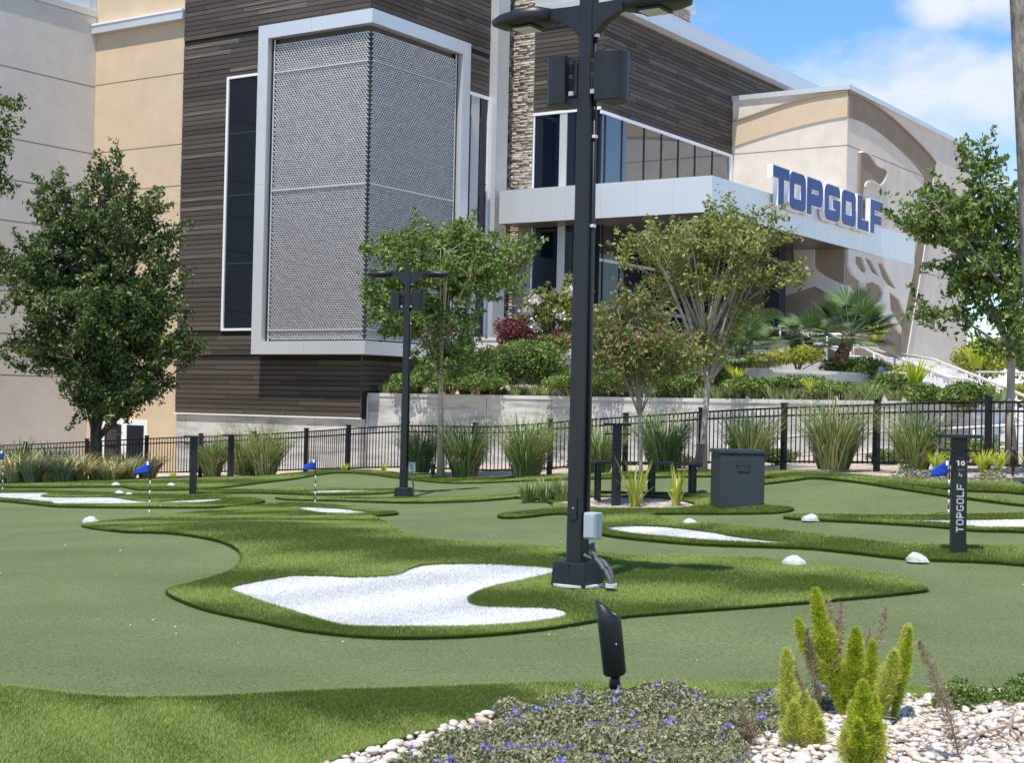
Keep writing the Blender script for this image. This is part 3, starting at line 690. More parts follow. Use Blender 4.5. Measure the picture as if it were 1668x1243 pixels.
FL = smooth_poly([(19.58, 11.75), (20.37, 11.78), (21.32, 11.47), (22.39, 11.41), (22.06, 10.94), (21.59, 10.75), (20.88, 10.82), (20.2, 10.69), (19.98, 10.46)], 4, False).tolist()
fo = FL+[(19.89, 10.12), (19.85, 8.4), (19.5, 8.4)]
plate(fo, [], mR, .10, 'emblem_flag', M['taupe'], blk)
ce = np.array(fo); big = []
for p in FL: big.append((p[0]+.07, p[1]+(.06 if p[1] > 11.2 else -.06)))
plate(FL+big[::-1], [], mR, .16, 'flag_trim', M['grey'], blk)

# ------------------------------------------------------------------ big letters on the canopy (a block alphabet of my own strokes)
def rrect(x0, x1, y0, y1, r):
    out = []
    for cx, cy, a0 in ((x1-r, y1-r, 0), (x0+r, y1-r, 90), (x0+r, y0+r, 180), (x1-r, y0+r, 270)):
        for k in range(4): t = RAD(a0+k*30); out.append((cx+r*math.cos(t), cy+r*math.sin(t)))
    return out
def glyph(ch, w=1.0, h=1.0, s=.26, r=.2):
    """outline and holes of a blocky letter in a w x h cell"""
    if ch == 'T': return [(0, h), (0, h-s), (w/2-s*.55, h-s), (w/2-s*.55, 0), (w/2+s*.55, 0), (w/2+s*.55, h-s), (w, h-s), (w, h)], []
    if ch in 'O0': return rrect(0, w, 0, h, r), [[(s, s), (s, h-s), (w-s, h-s), (w-s, s)]]
    if ch == 'P': return [(0, 0), (0, h), (w-r, h), (w-r*.3, h-r*.3), (w, h-r), (w, h*.38+r), (w-r*.3, h*.38-s*.4+r*.3), (w-r, h*.38-s*.4), (s, h*.38-s*.4), (s, 0)], [[(s, h*.58), (s, h-s), (w-s, h-s), (w-s, h*.58)]]
    if ch == 'G': return [(r, h), (w-r*.5, h), (w, h-s*.4), (w, h-s), (s, h-s), (s, s), (w-s, s), (w-s, h*.36), (w*.55, h*.36), (w*.55, h*.36+s*.85), (w, h*.36+s*.85), (w, r), (w-r*.3, r*.3), (w-r, 0), (r, 0), (r*.3, r*.3), (0, r), (0, h-r), (r*.3, h-r*.3)], []
    if ch == 'L': return [(0, 0), (0, h), (s, h), (s, s), (w, s), (w, 0)], []
    if ch == 'F': return [(0, 0), (0, h), (w, h), (w, h-s), (s, h-s), (s, h*.56), (w*.88, h*.56), (w*.88, h*.56-s*.9), (s, h*.56-s*.9), (s, 0)], []
    if ch == '1': return [(w*.45, 0), (w*.45, h-s*.9), (w*.1, h-s*.9), (w*.1, h), (w*.45+s, h), (w*.45+s, 0)], []
    if ch == '4': return [(w*.62, 0), (w*.62, h*.28), (0, h*.28), (w*.18, h), (w*.18+s*.8, h), (w*.05+s*.8, h*.28+s*.7), (w*.62, h*.28+s*.7), (w*.62, h*.62), (w*.62+s*.8, h*.62), (w*.62+s*.8, h*.28+s*.7), (w, h*.28+s*.7), (w, h*.28), (w*.62+s*.8, h*.28), (w*.62+s*.8, 0)], []
def grow(poly, d):
    P_ = np.array(poly); n = len(P_); out = []
    ar = .5*sum(P_[i][0]*P_[(i+1) % n][1]-P_[(i+1) % n][0]*P_[i][1] for i in range(n))
    sg = 1 if ar > 0 else -1
    for i in range(n):
        e1 = P_[i]-P_[i-1]; e2 = P_[(i+1) % n]-P_[i]
        n1 = np.array([e1[1], -e1[0]])/np.linalg.norm(e1)*sg; n2 = np.array([e2[1], -e2[0]])/np.linalg.norm(e2)*sg
        k = n1+n2; k = k/max(k@k, .5)*2
        out.append(tuple(P_[i]+k*d))
    return out
sign = empty('sign_lettering', B.location, RAD(56.4))
tag(sign, 'large blue TOPGOLF letters with white edges standing on the canopy edge', 'sign')
for ch, a, b_ in (('T', 10.66, 12.02), ('O', 12.08, 13.48), ('P', 13.63, 15.09), ('G', 15.28, 16.76), ('O', 16.96, 18.37), ('L', 18.61, 19.79), ('F', 20.0, 21.34)):
    w = b_-a; o_, h_ = glyph(ch, w, 1.31, .39, .26)
    mp_ = lambda x, y, h, a=a: (a+x, -8.96-h, 8.645+y)
    side = plate(grow(o_, .035), [grow(h, -.035) for h in h_], mp_, .2, 'letter', M['white'], sign)
    plate(o_, h_, lambda x, y, h, a=a: (a+x, -9.162-h, 8.645+y), .012, 'letter_face', M['blue'], side)
for x in (11.3, 13.75, 17.1, 20.15): MB().box(x, x+.06, -8.958, -8.912, 8.75, 8.85).build('bracket', M['white'], sign)

# ------------------------------------------------------------------ terraces in front of the entrance
def wall_path(name, pts, z0, z1, thick, m, label, cat='wall', joint=2.4, cap=True):
    """a wall along plan points; top cap and form joints are parts"""
    root = empty(name, (pts[0][0], pts[0][1], 0)); tag(root, label, cat)
    P_ = np.array(pts, float); O = np.array([pts[0][0], pts[0][1], 0])
    T_ = np.gradient(P_, axis=0); T_ /= np.linalg.norm(T_, axis=1)[:, None]; N_ = np.stack([-T_[:, 1], T_[:, 0]], 1)
    if N_[0][1] < 0: N_ = -N_
    def ribbon(d0, d1, za, zb, nm, mm):
        mb = MB()
        for p, n in zip(P_, N_):
            for d, z in ((d0, za), (d1, za), (d1, zb), (d0, zb)): mb.v.append((p[0]+n[0]*d-O[0], p[1]+n[1]*d-O[1], z))
        for i in range(len(P_)-1):
            a, b = 4*i, 4*(i+1)
            for k in range(4): k2 = (k+1) % 4; mb.f.append((a+k, a+k2, b+k2, b+k))
        mb.f += [(3, 2, 1, 0), tuple(4*(len(P_)-1)+k for k in range(4))]
        return mb.build(nm, mm, root)
    ribbon(0, thick, z0, z1-.1 if cap else z1, 'wall_body', m)
    if cap: ribbon(-.03, thick+.03, z1-.1, z1, 'cap_course', M['concrete2'])
    seg = np.r_[0, np.cumsum(np.linalg.norm(np.diff(P_, axis=0), axis=1))]
    s = joint
    while s < seg[-1]:
        x = np.interp(s, seg, P_[:, 0]); y = np.interp(s, seg, P_[:, 1]); tx = np.interp(s, seg, T_[:, 0]); ty = np.interp(s, seg, T_[:, 1])
        nx_, ny_ = np.interp(s, seg, N_[:, 0]), np.interp(s, seg, N_[:, 1]); mb = MB()
        a = np.array([x-tx*.008-nx_*.003, y-ty*.008-ny_*.003])-O[:2]; b = np.array([x+tx*.008-nx_*.003, y+ty*.008-ny_*.003])-O[:2]
        mb.quad((*a, z0), (*b, z0), (*b, z1-.1), (*a, z1-.1)).build('form_joint', M['joint'], root); s += joint
    return root, P_
def plan(pts): return [tuple(at(px, 660, D)[:2]) for px, D in pts]
lowpts = smooth_poly(plan([(592, 48.4), (800, 45.6), (1000, 42.8), (1140, 40.6), (1300, 38.0), (1440, 36.0), (1540, 34.8), (1600, 35.2), (1640, 38)]), 4, False)
wall_path('retaining_wall', lowpts, -1.4, 1.84, .25, M['concrete'], 'long weathered pale concrete retaining wall behind the black fence')
midpts = smooth_poly(plan([(1000, 48), (1060, 45), (1111, 43.2), (1212, 42.2), (1300, 42.8), (1390, 44.4), (1440, 46.4), (1456, 50)]), 4, False)
wall_path('planter_wall', midpts, 1.5, 2.72, .22, M['concrete2'], 'curved pale concrete planter wall above the long retaining wall', joint=3.4)
toppts = plan([(770, 50.8), (850, 50.6), (935, 50.4), (1010, 50.6), (1100, 51.5)])
wall_path('planter_wall', toppts, 2.6, 3.8, .2, M['concrete2'], 'low straight concrete wall by the burgundy bush under the canopy', joint=3.0)
wall_path('planter_wall', plan([(1225, 48), (1300, 47.4), (1345, 47.6)]), 2.4, 3.75, .2, M['concrete2'], 'short grey concrete wall stub left of the stair railings', joint=9)
# planting soil behind the walls, rising to the entrance plaza
sv = []; sf = []
nrow = 9
for i, p in enumerate(lowpts):
    far = np.array([p[0]*1.12+1.2, 51.5+(.2*max(p[0], 0))])
    for j in range(nrow):
        t = j/(nrow-1); q_ = p*(1-t)+far*t; q_ = q_+np.array([0, .12*(1-t)])
        zz = 1.74+(3.3-1.74)*max(0, (t-.15)/.85)*(1 if p[0] < 5 else .75)+.04*math.sin(9*q_[0])*math.cos(7*q_[1])
        sv.append((q_[0], q_[1], zz))
for i in range(len(lowpts)-1):
    for j in range(nrow-1): sf.append((i*nrow+j, (i+1)*nrow+j, (i+1)*nrow+j+1, i*nrow+j+1))
tag(mesh_np('terrace_soil', sv, sf, M['soil'], smooth=True), kind='structure')
pz = MB(); c8, s8 = math.cos(RAD(56.4)), math.sin(RAD(56.4))
def bw(u, v, z): return (-4.7585+u*c8-v*s8, 48+u*s8+v*c8, z)
pz.v = [bw(6, -9.6, 3.38), bw(30, -9.6, 3.38), bw(30, -1, 3.38), bw(6, -1, 3.38), bw(6, -9.6, 2.2), bw(30, -9.6, 2.2), bw(30, -1, 2.2), bw(6, -1, 2.2)]
pz.f = [(0, 1, 2, 3), (0, 4, 5, 1), (1, 5, 6, 2), (2, 6, 7, 3), (3, 7, 4, 0)]
tag(pz.build('entrance_plaza', M['concrete2']), kind='structure')

# stairs and railings at the right
st = empty('stair_flight', at(1430, 600, 46.5)); st.location.z = 0; tag(st, 'pale concrete stairs running down right beneath the silver handrails', 'stairs')
A0, A1 = at(1400, 600, 47.0)[:2], at(1665, 600, 35.5)[:2]
dirv = (A1-A0)/np.linalg.norm(A1-A0); nv = np.array([-dirv[1], dirv[0]]); ln = np.linalg.norm(A1-A0)
for i in range(15):
    a = A0+dirv*ln*i/15; b = A0+dirv*ln*(i+1)/15; zt = 3.25-i*.165
    mb = MB(); pts = [a-nv*.2, b-nv*.2, b+nv*2.2, a+nv*2.2]; l2 = np.array(st.location[:2])
    mb.prism([tuple(p-l2) for p in pts], lambda p: (p[0], p[1], zt-.9), lambda p: (p[0], p[1], zt)); mb.build('step', M['concrete2'], st)
def railing(pts, label, foot=.95):
    P3 = [at(*p) for p in pts]; root = empty('handrail', (P3[0][0], P3[0][1], 0)); tag(root, label, 'handrail'); O = np.array([P3[0][0], P3[0][1], 0])
    MB().tube([p-O for p in P3], .036, 8).build('top_rail', M['railm'], root, True)
    MB().tube([p-O-np.array([0, 0, .42]) for p in P3], .026, 6).build('mid_rail', M['railm'], root, True)
    seg = np.r_[0, np.cumsum([np.linalg.norm(P3[i+1]-P3[i]) for i in range(len(P3)-1)])]; s = .1
    while s < seg[-1]:
        p = np.array([np.interp(s, seg, [q_[k] for q_ in P3]) for k in range(3)])-O
        MB().tube([p-np.array([0, 0, foot]), p], .028, 6).build('rail_post', M['railm'], root, True); s += 1.5
railing([(1268, 531, 49.5), (1284, 532, 49), (1380, 580, 46.5), (1410, 582, 46)], 'silver handrail behind the white yucca bloom, top of the stairs')
railing([(1344, 543, 49.5), (1352, 543.5, 49.3), (1445, 584, 46), (1475, 586, 45.4), (1560, 618, 42.5)], 'middle silver handrail behind the fan palm')
railing([(1310, 543, 50), (1432, 546, 49.6)], 'level silver handrail crossing behind the fan palm')
railing([(1420, 570, 46.3), (1432, 571, 46), (1545, 615, 41), (1580, 618, 40.4), (1672, 660, 37)], 'long silver handrail descending right to the slim tree', .9)
railing([(1468, 577, 45), (1520, 585, 44), (1640, 632, 39.8), (1700, 660, 38)], 'silver handrail nearest the yellow green plants on the right', .9)
railing([(1590, 606, 44), (1720, 608, 43)], 'level silver handrail at the right edge behind the slim tree', .9)
# ramp handrail seen through the fence
shrub_more = [('green shrub against the wood tower base above the wall', 668, 622, 40, 18, 47.6), ('low green shrub below the yellow flowers on the wall top', 780, 622, 52, 16, 45.6), ('low green shrub beneath the burgundy bush', 850, 572, 60, 18, 48.0), ('low green shrub by the tall lamp pole on the wall top', 930, 622, 55, 18, 43.8), ('low green shrub on the wall top below the olive tree', 1100, 624, 52, 16, 41.6), ('low leafy shrub on the wall top under the curved planter', 1230, 628, 60, 14, 39.8), ('low leafy shrub on the wall top under the tall palm', 1370, 632, 66, 14, 37.9), ('green shrub filling the slope behind the olive crape trunk', 1160, 610, 52, 24, 41.8), ('green shrub filling the slope behind the bronze crape myrtle', 1010, 612, 60, 24, 43.0), ('long green shrub below the curved planter wall, centre', 1300, 622, 62, 13, 39.4), ('green shrub at the right end below the curved planter', 1450, 624, 50, 18, 38.4)]
railing([(1180, 722, 34), (1330, 708, 32), (1480, 702, 30.5), (1600, 696, 29.6), (1700, 690, 29)], 'thin silver ramp handrail seen through the black fence', .8)
MB().tube([(.0, -.03, -1.3), (.0, -.03, 1.72), (.02, .02, 1.78)], .03, 8).build('drain_pipe', M['concrete2'], None, True)
dp = bpy.data.objects['drain_pipe']; dp.location = (lowpts[0][0]+.14, lowpts[0][1]-.12, 0); tag(dp, 'thin white pipe at the corner where wood tower meets retaining wall', 'pipe')

# ------------------------------------------------------------------ black fence
fpts = [at(*p) for p in ((-60, 764, 50), (60, 764, 49), (250, 766, 47), (475, 772, 43), (600, 770, 39.8), (930, 768, 35), (1150, 767, 31.6), (1420, 766, 27.8), (1640, 768, 25.4), (1800, 769, 23.6))]
fp = smooth_poly([p[:2] for p in fpts], 8, False); seg = np.r_[0, np.cumsum(np.linalg.norm(np.diff(fp, axis=0), axis=1))]
def fpos(s): return np.array([np.interp(s, seg, fp[:, 0]), np.interp(s, seg, fp[:, 1])])
FO = fpos(0); fence = empty('picket_fence', (FO[0], FO[1], 0)); tag(fence, 'black metal picket fence along the back of the putting course', 'fence')
pk = MB().box(-.009, .009, -.009, .009, .09, 1.19); pme = bpy.data.meshes.new('picket'); pme.from_pydata(pk.v, [], pk.f); pme.materials.append(M['fence'])
po = MB().box(-.045, .045, -.045, .045, -.3, 1.24).box(-.055, .055, -.055, .055, 1.2401, 1.275); pome = bpy.data.meshes.new('post'); pome.from_pydata(po.v, [], po.f); pome.materials.append(M['fence'])
zf = terrain(fp[:, 0], fp[:, 1])
def fz(s): return np.interp(s, seg, zf)
L_ = seg[-1]; s = 0.0
np_ = int(L_/2.3)
for i in range(np_+1):
    s = L_*i/np_; p = fpos(s); o = bpy.data.objects.new('post', pome); o.location = (p[0]-FO[0], p[1]-FO[1], fz(s))
    d = fpos(min(s+.1, L_))-fpos(max(s-.1, 0)); o.rotation_euler = (0, 0, math.atan2(d[1], d[0])); link(o, fence)
npk = int(L_/.125)
for i in range(npk):
    s = (i+.5)*L_/npk; p = fpos(s); o = bpy.data.objects.new('picket', pme); o.location = (p[0]-FO[0], p[1]-FO[1], fz(s))
    d = fpos(min(s+.1, L_))-fpos(max(s-.1, 0)); o.rotation_euler = (0, 0, math.atan2(d[1], d[0])); link(o, fence)
ss = np.linspace(0, L_, 60)
for zr in (1.17, 1.02, .12):
    MB().tube([(*(fpos(s)-FO), fz(s)+zr) for s in ss], .02, 4).build('rail', M['fence'], fence)

# ------------------------------------------------------------------ vegetation makers
def leaf_mesh(C, size, up=.35, asp=.45, fold=.25):
    """rhombic leaves at centres C"""
    n = len(C); d = rng.normal(0, 1, (n, 3)); d[:, 2] += up*rng.normal(0, 1, n); d /= np.linalg.norm(d, axis=1)[:, None]
    e = rng.normal(0, 1, (n, 3)); e -= (e*d).sum(1)[:, None]*d; e /= np.linalg.norm(e, axis=1)[:, None]; f = np.cross(d, e)
    s = (size*rng.uniform(.6, 1.35, n))[:, None]
    a = C-d*s*.5; b = C+d*s*.5; m1 = C+e*s*asp*.5+f*s*fold*.3; m2 = C-e*s*asp*.5+f*s*fold*.3
    V = np.stack([a, m1, b, m2], 1).reshape(-1, 3); return V, np.arange(4*n).reshape(-1, 4)
def ell_points(ells, n, shell=.35):
    """points spread in ellipsoids, thinned in the middle"""
    w = np.array([e[3]*e[4]*e[5] for e in ells]); w = w/w.sum(); k = rng.choice(len(ells), n, p=w); E = np.array(ells)[k]
    d = rng.normal(0, 1, (n, 3)); d /= np.linalg.norm(d, axis=1)[:, None]; r = rng.random(n)**shell
    return E[:, :3]+d*E[:, 3:]*r[:, None]
def curve(a, b, sag, n=5):
    a, b = np.array(a), np.array(b); m = (a+b)/2+np.array(sag)
    return [a*(1-t)**2+2*m*t*(1-t)+b*t*t for t in np.linspace(0, 1, n)]
def tree(name, label, base, stem, ells, leafm, barkm, nleaf, lsize, nclump, csize, rtrunk, nlimb=12, group=None, fork=.5, twigs=True, shell=.4, flat=.7, cat='tree', asp=.45, extra=None):
    """base: ground point; stem: trunk path up to the fork; ells: crown ellipsoids (world)"""
    base = np.array(base, float); root = empty(name, base); tag(root, label, cat, group)
    st_ = [np.array(p, float)-base for p in stem]; rt = np.linspace(rtrunk, rtrunk*.62, len(st_)); rt[0] *= 1.3
    MB().tube(st_, list(rt), 10, wob=.05).build('trunk', barkm, root, True)
    E = [(e[0]-base[0], e[1]-base[1], e[2]-base[2], e[3], e[4], e[5]) for e in ells]
    limbs = MB(); lp = []
    tips = ell_points(E, nlimb, .5)
    for t_ in tips:
        k = random.randint(int((len(st_)-1)*fork), len(st_)-1); a = st_[k]
        if a[2] > t_[2]: a = st_[max(0, k-1)]
        c = curve(a, t_, (0, 0, .12*np.linalg.norm(t_-a)), 7); limbs.tube(c, list(np.linspace(rtrunk*.42, rtrunk*.08, 7)), 6, wob=.05); lp += c
    lp = np.array(lp); cl = ell_points(E, nclump, shell)
    tw = MB()
    for c in cl:
        j = np.argmin(((lp-c)**2).sum(1)); tw.tube(curve(lp[j], c, (0, 0, .05), 4), [rtrunk*.09, rtrunk*.07, rtrunk*.05, rtrunk*.03], 4, cap=False)
    limbs.v += []
    limbs.build('limbs', barkm, root, True)
    tag(tw.build('twigs', barkm, root, True), kind='stuff')
    jn = np.array([np.argmin(((lp-c)**2).sum(1)) for c in cl]); dv = cl-lp[jn]; dn = np.linalg.norm(dv, axis=1)[:, None]
    dv = dv/np.maximum(dn, 1e-6)*.75+np.array([0, 0, .45])+rng.normal(0, .3, cl.shape); dv /= np.linalg.norm(dv, axis=1)[:, None]
    dv *= (csize*rng.uniform(1.4, 4.0, nclump))[:, None]
    k = rng.integers(0, nclump, nleaf); t_ = rng.uniform(-.75, 1, nleaf); sc = csize*.62*(1-.55*np.maximum(t_, 0))*rng.uniform(.7, 1.3, nclump)[k]
    C = cl[k]+dv[k]*t_[:, None]+rng.normal(0, 1, (nleaf, 3))*np.c_[sc, sc, sc*flat]
    V, Fc = leaf_mesh(C, lsize, asp=asp)
    mesh_np('crown', V, Fc, leafm, root)
    return root, cl, base
def pell(px, py, rx, ry, D, depth=None, dd=0.0):
    p = at(px, py, D+dd); k = D/FPX
    return (p[0], p[1], p[2], rx*k, (depth if depth else rx*k), ry*k)
def gz_at(px, D):
    r = ray(px, 780); X = r[0]/r[1]*D; return np.array([X, D, tz(X, D)])

# left oak
b = gz_at(157, 44.5)
tree('oak_tree', 'broad dark green oak tree in front of the tan wall', b, [b, at(156, 720, 44.5), at(157, 660, 44.5), at(158, 560, 44.5), at(163, 430, 44.5), at(166, 320, 44.5)],
     [pell(168, 285, 38, 55, 44.5), pell(85, 330, 40, 55, 44.5), pell(165, 370, 85, 70, 44.5), pell(235, 360, 45, 60, 44.5), pell(90, 430, 80, 60, 44.5), pell(230, 450, 70, 60, 44.5), pell(160, 510, 130, 80, 44.5), pell(250, 560, 68, 60, 44.5), pell(85, 570, 70, 50, 44.5), pell(175, 625, 105, 60, 44.5), pell(25, 455, 45, 45, 44.5)],
     M['oak'], M['oakbark'], 62000, .15, 560, .2, .17, nlimb=40, fork=.25, shell=.42)
# branches of another oak reaching in from the left edge
b = gz_at(-110, 38)
tree('oak_tree', 'oak branches reaching into the picture at the upper left edge', b, [b, at(-112, 650, 38), at(-110, 450, 38), at(-105, 250, 38)],
     [pell(-40, 190, 75, 70, 38), pell(-60, 280, 80, 60, 38), pell(-120, 200, 110, 140, 38), pell(-130, 400, 100, 110, 38)], M['oak'], M['oakbark'], 16000, .15, 190, .22, .16, nlimb=16, fork=.4)
# crape myrtles
b = gz_at(718, 36.5)
tree('crape_myrtle', 'green crape myrtle with tan trunk behind the small lamp post', b, [b, at(718, 700, 36.5), at(718, 630, 36.5), at(722, 560, 36.5)],
     [pell(720, 430, 120, 62, 36.5), pell(690, 520, 95, 70, 36.5), pell(790, 440, 80, 52, 36.5), pell(640, 402, 60, 24, 36.5), pell(740, 590, 85, 45, 36.5), pell(630, 470, 45, 34, 36.5), pell(840, 415, 36, 18, 36.5), pell(730, 385, 55, 24, 36.5)],
     M['crape'], M['crapebark'], 26000, .12, 420, .15, .085, nlimb=26, fork=.99, shell=.45)
b = gz_at(1145, 29.5)
tree('crape_myrtle', 'large olive crape myrtle spreading in front of the canopy', b, [b, at(1147, 700, 29.5), at(1152, 630, 29.5), at(1150, 560, 29.5)],
     [pell(1150, 395, 120, 38, 29.5), pell(1075, 420, 70, 32, 29.5), pell(1225, 390, 62, 45, 29.5), pell(1140, 455, 90, 38, 29.5), pell(1150, 560, 60, 42, 29.5), pell(1255, 450, 60, 20, 29.5), pell(1030, 390, 42, 12, 29.5), pell(1250, 350, 40, 18, 29.5), pell(1290, 437, 42, 7, 29.5), pell(1180, 348, 30, 22, 29.5), pell(1195, 520, 40, 40, 29.5)],
     M['olive'], M['greybark'], 15000, .095, 460, .105, .075, nlimb=46, fork=.99, shell=.5)
b = gz_at(1044, 22.6)
tree('crape_myrtle', 'small bronze green crape myrtle with thin pale trunk beside the bench', b, [b, at(1044, 740, 22.6), at(1042, 680, 22.6), at(1042, 630, 22.6)],
     [pell(1040, 570, 95, 62, 22.6), pell(985, 545, 55, 52, 22.6), pell(1095, 580, 50, 40, 22.6), pell(1030, 500, 60, 34, 22.6)],
     M['crape2'], M['greybark'], 10500, .075, 280, .095, .032, nlimb=24, fork=.99, shell=.5)
b = gz_at(1650, 25.8)
tree('crape_myrtle', 'dark green crape myrtle with slim pale trunk at right of the fence', b, [b, at(1645, 680, 25.8), at(1648, 580, 25.8), at(1645, 500, 25.8)],
     [pell(1590, 270, 45, 42, 25.8), pell(1545, 350, 80, 48, 25.8), pell(1620, 350, 60, 70, 25.8), pell(1600, 440, 75, 60, 25.8), pell(1520, 505, 48, 30, 25.8), pell(1640, 520, 70, 60, 25.8), pell(1700, 400, 70, 110, 25.8), pell(1480, 365, 40, 12, 25.8)],
     M['crape'], M['greybark'], 17000, .115, 300, .12, .085, nlimb=30, fork=.99, shell=.5)
# near tree at the right edge, crown above the picture
b = gz_at(1716, 21)
tree('shade_tree', 'tree with rough grey trunk cut by the right edge', b, [b, at(1708, 700, 21), at(1701, 560, 21), at(1690, 400, 21), at(1681, 200, 21), at(1668, 0, 21), at(1662, -150, 21), at(1662, -300, 21)],
     [(9.2, 20.5, 9.6, 2.0, 2.0, 1.2), (10.4, 21.5, 9.0, 1.6, 2.0, 1.0), (10, 19.5, 10.4, 1.6, 1.6, 1.0)], M['oak'], M['bark'], 9000, .12, 130, .22, .27, nlimb=14, fork=.88)
# white flowering crape by the entrance
b = np.array([*at(905, 560, 49.0)[:2], 2.7])
r_, cl, bb = tree('crape_myrtle', 'white flowering crape myrtle beside the stone pier', b, [b, at(905, 580, 49), at(904, 550, 49)],
     [pell(895, 515, 34, 34, 49), pell(930, 500, 34, 40, 49), pell(870, 505, 14, 16, 49)], M['olive'], M['greybark'], 5000, .16, 90, .16, .05, nlimb=10)
for px, py, D, r in ((873, 490, 48.6, 9), (861, 507, 48.6, 9), (868, 532, 48.6, 9), (915, 514, 48.6, 11), (936, 476, 48.6, 9), (908, 508, 48.6, 6)):
    p = at(px, py, D)-bb; k = r*1.35*D/FPX; V, Fc = leaf_mesh(p+rng.normal(0, .45, (160, 3))*k*np.array([1, 1, .8]), .10, asp=.9); mesh_np('blossom', V, Fc, M['flower'], r_)

def shrub(label, px, py, rx, ry, D, m, n, ls, name='shrub', group=None, cat='shrub', blooms=None, bm=None, lumps=14):
    p = at(px, py, D); k = D/FPX; base = np.array([p[0], p[1], p[2]-ry*k]); root = empty(name, base); tag(root, label, cat, group)
    E = [(random.uniform(-.55, .55)*rx*k, random.uniform(-.5, .5)*min(rx*k, .9), ry*k*(1+random.uniform(-.4, .5)), rx*k*random.uniform(.35, .6), min(rx*k, .9)*random.uniform(.4, .7), ry*k*random.uniform(.35, .6)) for _ in range(lumps)]
    E.append((0, 0, ry*k*.8, rx*k*.85, min(rx*k, .9)*.8, ry*k*.75))
    C = ell_points(E, n, .3); C = C[C[:, 2] > 0]
    V, Fc = leaf_mesh(C, ls); mesh_np('foliage', V, Fc, m, root)
    tw = MB()
    for _ in range(10):
        t = ell_points(E, 1)[0]; t[2] = abs(t[2]); tw.tube(curve((t[0]*.2, t[1]*.2, -.1), t, (0, 0, .05), 4), [.02, .016, .012, .006], 4)
    tw.build('stems', M['twig'], root)
    if blooms:
        top = C[np.argsort(-C[:, 2]+.3*C[:, 1])][:max(40, n//6)]; c = top[rng.integers(0, len(top), blooms)]
        c = np.repeat(c, 7, 0)+rng.normal(0, .03, (blooms*7, 3)); V, Fc = leaf_mesh(c, .07, asp=.9); tag(mesh_np('blooms', V, Fc, bm, root), kind='stuff')
    return root
shrub('tall burgundy leaved bush beside the stone pier', 843, 545, 42, 38, 48.5, M['redleaf'], 3000, .12)
shrub('red leaved low bush between lamp pole and white blossoms', 918, 552, 22, 14, 48.4, M['redleaf'], 900, .11)
shrub('dense green shrub with yellow flowers above the retaining wall', 805, 596, 62, 38, 46.2, M['shrub'], 7200, .12, blooms=40, bm=M['yflower'])
shrub('dense green shrub left of the yellow flowering shrub', 735, 604, 62, 34, 46.4, M['shrub'], 6000, .12)
shrub('green shrub between the yellow flowers and the tall lamp pole', 880, 590, 60, 40, 46.0, M['shrub'], 6800, .12)
shrub('green shrub just right of the tall lamp pole above wall', 985, 598, 58, 40, 44.6, M['shrub'], 6200, .12)
shrub('green shrub behind the small bronze crape myrtle', 1065, 598, 56, 40, 43.6, M['shrub'], 5800, .12)
shrub('pale green bush with red tips beneath the entrance glass', 900, 560, 38, 20, 48, M['crape2'], 2200, .12)
shrub('low red flowering bush right of the lamp pole beneath the glass', 1000, 545, 38, 20, 47.5, M['crape2'], 2400, .11, blooms=16, bm=M['redleaf'])
shrub('dark green bush beneath the olive crape myrtle, below the entrance', 1130, 575, 48, 32, 45, M['shrub'], 3400, .11)
shrub('yellow green ground shrub on the curved planter, left part', 1240, 585, 48, 15, 44.0, M['limeleaf'], 2600, .11)
shrub('yellow green ground shrub beneath the white yucca bloom', 1300, 578, 45, 18, 44.4, M['limeleaf'], 2600, .11)
shrub('dark green mound at the right end of the curved planter', 1395, 598, 58, 18, 45.2, M['shrub'], 3600, .11)
shrub('green planting beneath the left fan palm', 1195, 590, 34, 26, 43.6, M['shrub'], 2200, .11)
shrub('big dark green bush at the foot of the stairs', 1572, 642, 50, 24, 34.2, M['shrub'], 4600, .10)
shrub('dark green bush left of the stair foot beside spiky plants', 1510, 640, 44, 20, 35.2, M['shrub'], 3600, .10)
shrub('yellow flowering bush between the stair railings', 1485, 606, 40, 14, 44.5, M['limeleaf'], 1800, .11)
shrub('lime green bush behind the slim tree at right', 1600, 590, 48, 34, 47, M['limeleaf'], 2600, .13)
shrub('green bush at the right edge behind the railings', 1690, 590, 60, 36, 46, M['shrub'], 3200, .13)
shrub('yellow bush at the right edge under the level railing', 1660, 640, 34, 20, 40, M['limeleaf'], 1600, .11)
for lab_, *a_ in shrub_more: shrub(lab_, *a_, M['shrub'], 3200, .11)
for i, (px, lab) in enumerate(((1110, 'at the trunk of the olive crape myrtle'), (1270, 'second behind the fence, right of the bin'), (1445, 'behind the fence between the two right grasses'), (1600, 'behind the fence beside the slim tree trunk'), (950, 'behind the fence by the tall lamp pole'), (1560, 'behind the fence left of the fence post at right'))):
    g_ = gz_at(px, 33.5-(px-1100)*.0085); Dp = g_[1]
    py = proj_y = None
    k = Dp/FPX; hh = .42 if px > 1500 else .26
    rt_ = shrub('small dark hedge bush '+lab, px, 700, 36, hh/k/1.6, Dp, M['shrub'], 1700, .07, cat='hedge', name='hedge_bush', group='dark hedge bushes behind the fence'); rt_.location.z = tz(g_[0], Dp)-.02

